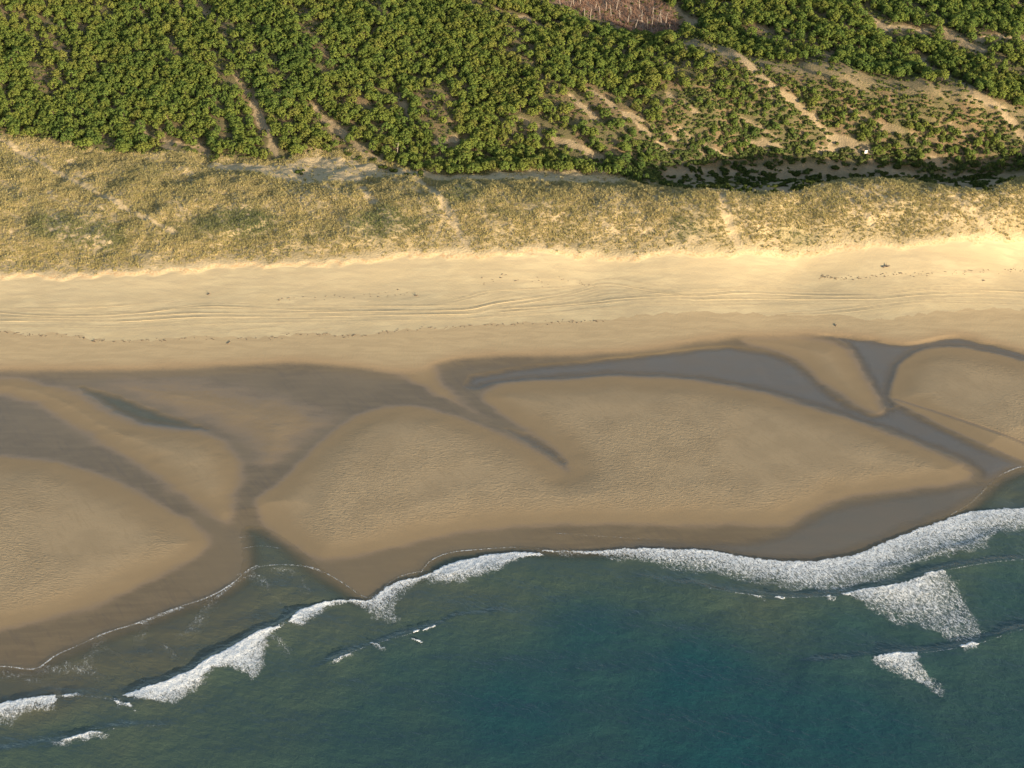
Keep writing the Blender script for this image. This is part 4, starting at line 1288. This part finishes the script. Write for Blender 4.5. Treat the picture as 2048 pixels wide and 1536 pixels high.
def forest_zone(px, py):
    row = "front edge" if py > 300 else ("lower slope" if py > 230 else ("middle slope" if py > 130 else "upper slope"))
    where = ("by the left picture edge" if px < 200 else "above the pale dune path" if px < 400 else "beside the long sandy streak" if px < 620 else "beside the bare dead trunk" if px < 860 else "behind the grey sand strip" if px < 1080
             else "beside the bare sandy slope" if px < 1320 else "below the bare ridge" if px < 1560 else "near the white sign" if px < 1800 else "by the right picture edge")
    return row, where


def build_pines():
    rows = {}
    for k_ in np.where(single)[0]:
        size = "large" if ts[k_] > 1.02 else ("small" if ts[k_] < .92 else "middling")
        rows.setdefault((forest_zone(u[k_], v[k_]), size), []).append(k_)
    for ((row, where), size), ks in sorted(rows.items()):
        ks.sort(key=lambda q: u[q])
        for n, q in enumerate(ks):
            e = bpy.data.objects.new("pine_tree", None)
            e.empty_display_size = .5
            COL.objects.link(e)
            e.location = (tx[q], ty[q], tz[q] - .1); e.rotation_euler = (0, 0, tr[q]); e.scale = (ts[q], ts[q], tzs[q])
            link_obj("trunk", PINE_TRUNK[ti[q]], e); link_obj("crown", PINE_CROWN[ti[q]], e)
            tag(e, "%s green pine on the %s %s, %s from the left" % (size, row, where, ordinal(n)), "pine tree", "pines along the seaward side of the forest")


build_pines()

# ------------------------------------------------------------------ shrubs in the hollow and along the forest edge
sr = np.random.default_rng(31)
hx, hy = jitter_grid(-40, 260, 440, 560, 3.1, sr, .95)
hp = sstep(-1, 2, poly_sd(hx, hy, HOLLOW)) * (1 - sstep(.66, .85, ground.field('bare', hx, hy))) * .62
hp *= sstep(-1, 3, ground.field('forest', hx, hy)) * sstep(-.3, .25, fbm(hx / 8, hy / 8, 3, 95) + .15)
hu, hv, hd = to_photo(hx, hy, ground(hx, hy))
keep = (sr.random(len(hx)) < hp) & (hu > 5) & (hu < 2044)
hx, hy, hu, hv = hx[keep], hy[keep], hu[keep], hv[keep]
edge_px = [(745, 322), (715, 318), (700, 310), (765, 335), (788, 342), (812, 350), (840, 352), (1310, 372), (1340, 376), (1290, 368), (600, 345), (430, 318), (1420, 300), (1380, 290), (1460, 318)]
ex = np.array([spot(a, b)[:2] for a, b in edge_px])
hx = np.concatenate([hx, ex[:, 0]]); hy = np.concatenate([hy, ex[:, 1]]); hz = ground(hx, hy)
hu, hv, hd = to_photo(hx, hy, hz)
sh_order = np.argsort(hd)[:290]
rows = {}
for q in sh_order:
    place_ = ("by the bare trunk" if hu[q] < 900 else "behind the dune crest" if hu[q] < 1360 else "in the hollow below the sandy slope" if hu[q] < 1560 else
              "in the hollow by the white sign" if hu[q] < 1780 else "in the hollow at the right picture edge")
    depth_ = "near side" if hv[q] > 350 else "far side"
    rows.setdefault((place_, depth_), []).append(q)
for (place_, depth_), qs in sorted(rows.items()):
    qs.sort(key=lambda q: hu[q])
    for n, q in enumerate(qs):
        s = .55 + .75 * sr.random()
        o = link_obj("shrub", SHRUB[int(sr.integers(0, 4))], None, (hx[q], hy[q], hz[q] - .05), (0, 0, sr.random() * 6.28), (s * 1.15, s, s * (.75 + .4 * sr.random())))
        tag(o, "dark shrub %s, %s, %s from left" % (place_, depth_, ordinal(n)), "shrub", "shrubs behind the dune crest")

# heath scrub between and below the trees
qx, qy = jitter_grid(-310, 310, 440, 720, 1.7, sr, .95)
qf = ground.field('forest', qx, qy)
qp = np.where(qf > .5, .52, 0) * (1 - sstep(.25, .6, ground.field('bare', qx, qy)) * .9)
qr = sstep(-2, 4, poly_sd(qx, qy, SLOPE_RIGHT))
qp = qp * (1 + 1.9 * qr) * (1 - .6 * sstep(-2, 2, poly_sd(qx, qy, HOLLOW))) * (1 - .25 * ground.field('band', qx, qy)) * (1 - .7 * ground.field('clear', qx, qy))
kq = sr.random(len(qx)) < qp
qx, qy = qx[kq], qy[kq]
n = len(qx)
s = (.6 + .9 * sr.random(n)) * (1 + .45 * qr[kq])
scatter("heath_scrub", "low brown-green heath scrub under and between the pines", np.stack([qx, qy, ground(qx, qy) - .03], 1), np.stack([s * 0, s * 0, sr.random(n) * 6.28], 1), np.stack([s, s, s], 1), sr.integers(0, 4, n), library("scrub", SCRUB))

# ------------------------------------------------------------------ marram grass on the dune
gr = np.random.default_rng(41)
ax_, ay_ = jitter_grid(-235, 235, 340, 530, .68, gr, 1.0)
fd = ground.field('dune', ax_, ay_); ff = ground.field('forest', ax_, ay_)
gp = sstep(.6, 5.0, fd + fbm(ax_ / 3.5, ay_ / 3.5, 3, 96) * 3.5) * (1 - sstep(-1.0, 4.0, ff))
gp *= 1 - .93 * sstep(.3, .7, ground.field('valley', ax_, ay_)); gp *= 1 - .85 * sstep(.3, .7, ground.field('path', ax_, ay_))
patch = fbm(ax_ / 6.0 + ay_ / 11, ay_ / 13, 4, 97)
gp *= .5 + .5 * sstep(-.35, .1, patch)
gp *= .35 + .65 * sstep(2, 14, fd)
kg = gr.random(len(ax_)) < gp * .9
ax_, ay_ = ax_[kg], ay_[kg]
n = len(ax_)
gg = np.clip(ground.field('green', ax_, ay_) * .75 + .25 * sstep(.05, .5, fbm(ax_ / 12, ay_ / 12, 3, 98)) + .12 * gr.random(n), 0, 1)
s = .65 + .95 * gr.random(n) ** 1.5
scatter("marram_grass", "straw-yellow and olive marram grass covering the dune front", np.stack([ax_, ay_, ground(ax_, ay_)], 1), np.stack([gr.normal(size=n) * .12 - .1, gr.normal(size=n) * .12, gr.random(n) * 6.28], 1),
        np.stack([s, s, s * (.8 + .4 * gr.random(n))], 1), gr.integers(0, 4, n), library("tuft", TUFT), {"greenness": gg})

# ------------------------------------------------------------------ the felled clearing: brush and bare trunks
bx_, by_ = jitter_grid(-20, 140, 560, 760, .95, gr, 1.0)
kb = (ground.field('clear', bx_, by_) > .45) & (gr.random(len(bx_)) < .6)
bx_, by_ = bx_[kb], by_[kb]; n = len(bx_); s = .6 + .7 * gr.random(n)
scatter("dead_brush", "reddish-brown dead brush standing in the felled clearing", np.stack([bx_, by_, ground(bx_, by_)], 1), np.stack([s * 0, s * 0, gr.random(n) * 6.28], 1), np.stack([s, s, s], 1), gr.integers(0, 3, n), library("brush", BRUSH))


def bare_tree(px, py, H, lean, label, group=None, seed=0, fallen=False):
    r = np.random.default_rng(500 + seed)
    x, y, z = spot(px, py)
    e = bpy.data.objects.new("dead_tree", None); e.empty_display_size = .5
    COL.objects.link(e)
    e.location = (x, y, z)
    if fallen:
        e.rotation_euler = (math.radians(84), 0, r.random() * 6.28); e.location.z += .2
    tip = np.array([lean * H, r.normal() * .2, H])
    pts = [np.array([0, 0, -.3]), tip * .35 + [r.normal() * .08, 0, 0], tip * .7 + [r.normal() * .12, r.normal() * .1, 0], tip]
    v, f = tube(pts, [.16, .13, .09, .03], 7)
    link_obj("trunk", raw_mesh("dead_trunk", v, f, [DEADWOOD], smooth=True), e)
    for j in range(3):
        b = tip * (.55 + .15 * j)
        a = r.random() * 6.28; L_ = .5 + .7 * r.random()
        v, f = tube([b, b + np.array([math.cos(a) * L_, math.sin(a) * L_ * .6, .35 + .2 * r.random()])], [.06, .02], 5)
        link_obj("branch", raw_mesh("dead_branch", v, f, [DEADWOOD], smooth=True), e)
    tag(e, label, "dead tree", group)


bare_tree(794, 313, 5.6, .14, "single pale dead trunk standing at the forest edge above the grey sand")
r5 = np.random.default_rng(51)
dead_px = [(1170, 34), (1181, 40), (1240, 38), (1222, 36), (1270, 58), (1295, 60), (1303, 54), (1322, 50), (1330, 52), (1315, 44), (1140, 20), (1148, 14), (1200, 30), (1212, 22), (1255, 46), (1283, 42), (1262, 30), (1232, 22), (1190, 20), (1305, 30), (1120, 8), (1160, 8), (1280, 20), (1340, 64)]
dead_px.sort()
for n, (a, b) in enumerate(dead_px):
    bare_tree(a, b, 3.5 + 2.8 * r5.random(), r5.normal() * .12, "thin pale bare trunk standing in the reddish clearing, %s from the left" % ordinal(n), "bare trunks in the clearing", n)
for n, (a, b) in enumerate([(1262, 44), (1285, 43), (1310, 66), (1325, 57), (1278, 33)]):
    bare_tree(a, b, 3.6, 0, "bleached fallen trunk lying in the reddish clearing, %s from the left" % ordinal([0, 3, 1, 4, 2].index(n) if False else sorted([1262, 1285, 1310, 1325, 1278]).index(a)), "fallen trunks in the clearing", 40 + n, True)

# ------------------------------------------------------------------ white sign by the track
WHITE = simple_mat("white_paint", (.8, .8, .78), (.74, .74, .72), 4, .5)
GREYBLUE = simple_mat("faded_print", (.2, .25, .3), (.26, .3, .34), 9, .6)
POSTW = simple_mat("post_wood", (.2, .15, .1), (.15, .11, .08), 6, .9, .2)


def box(cx, cy, cz, sx, sy, sz):
    V = [(cx + a * sx / 2, cy + b * sy / 2, cz + c * sz / 2) for c in (-1, 1) for a, b in ((-1, -1), (1, -1), (1, 1), (-1, 1))]
    return V, [(3, 2, 1, 0), (4, 5, 6, 7), (0, 1, 5, 4), (1, 2, 6, 5), (2, 3, 7, 6), (3, 0, 4, 7)]


sx_, sy_, sz_ = spot(1731, 312)
sg = bpy.data.objects.new("notice_sign", None); sg.empty_display_size = .4
COL.objects.link(sg)
sg.location = (sx_, sy_, sz_); sg.rotation_euler = (math.radians(4), 0, math.radians(22))
v, f = box(0, 0, 1.75, 1.35, .06, 1.1)
pn = link_obj("panel", raw_mesh("panel", v, f, [WHITE]), sg)
v, f = box(-.3, -.037, 1.68, .42, .012, .42)
link_obj("printed_mark", raw_mesh("printed_mark", v, f, [GREYBLUE]), pn)
for s in (-.5, .5):
    v, f = tube([(s, .09, -.4), (s, .09, 2.3)], [.06, .055], 8)
    link_obj("post", raw_mesh("post", v, f, [POSTW], smooth=True), sg)
tag(sg, "small white notice board on two posts beside the sandy track", "sign")

# ------------------------------------------------------------------ driftwood and wrack on the beach
DRIFT = simple_mat("driftwood", (.16, .115, .08), (.09, .068, .05), 5, .9, .3)
WRACK = simple_mat("wrack", (.1, .075, .05), (.16, .115, .075), 8, .95, .3)


def driftwood(px, py, L_, az, label, rad=.14, forked=False, seed=0):
    r = np.random.default_rng(600 + seed)
    x, y, z = spot(px, py)
    e = bpy.data.objects.new("driftwood", None); e.empty_display_size = .4
    COL.objects.link(e); e.location = (x, y, z + rad * .6); e.rotation_euler = (0, 0, az)
    pts = [(-L_ / 2, 0, 0), (-L_ / 6, r.normal() * .12 * L_ * .4, .06), (L_ / 5, r.normal() * .12 * L_ * .4, .1), (L_ / 2, 0, .15)]
    v, f = tube(pts, [rad, rad * .95, rad * .75, rad * .3], 7)
    link_obj("log", raw_mesh("log", v, f, [DRIFT], smooth=True), e)
    if forked:
        for s in (-1, 1):
            v, f = tube([pts[1], (L_ * .1, s * L_ * .25, .35), (L_ * .22, s * L_ * .38, .8)], [rad * .6, rad * .45, rad * .15], 6)
            link_obj("branch", raw_mesh("branch", v, f, [DRIFT], smooth=True), e)
    tag(e, label, "driftwood", "driftwood stranded on the beach")


driftwood(1773, 534, 2.6, .3, "dark forked driftwood branch lying high on the beach below the dune", .22, True, 1)
driftwood(1672, 651, 1.1, 1.2, "short upright-ended stick on the damp sand below the wheel tracks", .17, False, 2)
driftwood(458, 686, 1.6, 1.1, "short dark stick standing out on the damp sand", .14, False, 3)
driftwood(418, 589, 1.2, .4, "small dark driftwood fork on the dry sand above the wheel ruts", .13, True, 4)
driftwood(1002, 556, .9, -.3, "small dark stick high on the dry sand, topmost of three", .12, False, 5)
driftwood(1005, 549, .8, 1.0, "tiny dark twig just below the dune foot", .1, False, 6)
driftwood(1032, 562, .8, .1, "small dark stick on the dry sand, lowest of three", .11, False, 7)
driftwood(833, 592, 1.5, -.4, "pale bent stick on the sand above the forking wheel ruts", .12, True, 8)
driftwood(1968, 562, .9, .2, "small dark lump of wood on the sand near the right picture edge", .18, False, 9)
driftwood(330, 682, 1.4, -.6, "dark twig at the scalloped tide line, right of two", .12, False, 10)
driftwood(188, 684, 1.6, -.5, "dark twig at the scalloped tide line, left of two", .12, True, 11)


def wrack_line(label, pts, n, spread, seed):
    r = np.random.default_rng(700 + seed)
    l = line(pts)
    parts = []
    for _ in range(n):
        t = r.random() * (len(l) - 1); i = int(t); p = l[i] + (l[min(i + 1, len(l) - 1)] - l[i]) * (t - i) + r.normal(size=2) * spread
        z = float(ground(p[0], p[1])[0])
        a = r.normal() * .5; L_ = .12 + .45 * r.random() ** 2
        d = np.array([math.cos(a) * L_, math.sin(a) * L_ * .7, 0])
        b = np.array([p[0], p[1], z + .03])
        parts.append(tube([b - d, b + d * .2 + [0, r.normal() * .1, .06], b + d], [.05, .08, .03], 5))
    v, f = merge(parts)
    o = link_obj("wrack", raw_mesh("wrack", v, f, [WRACK], smooth=True))
    o["kind"] = 'stuff'; o["label"] = label


wrack_line("scattered dark line of seaweed scraps on the upper beach at the right", [(1640, 553), (1690, 558), (1720, 556), (1760, 550), (1820, 548), (1880, 546), (1960, 545), (2048, 540)], 110, .5, 1)
wrack_line("dark scraps along the scalloped tide line", [(0, 663), (60, 672), (130, 668), (200, 683), (300, 681), (420, 674), (520, 678), (620, 667), (700, 674), (800, 661), (960, 650), (1050, 648), (1130, 643), (1200, 643)], 170, .5, 2)
wrack_line("faint dark scraps on the dry sand below the dune foot", [(560, 600), (640, 595), (700, 597), (760, 590), (820, 588)], 30, 1.2, 3)
wrack_line("small scraps of debris high on the beach", [(950, 560), (1040, 563), (1120, 560), (1180, 566)], 26, 1.2, 4)
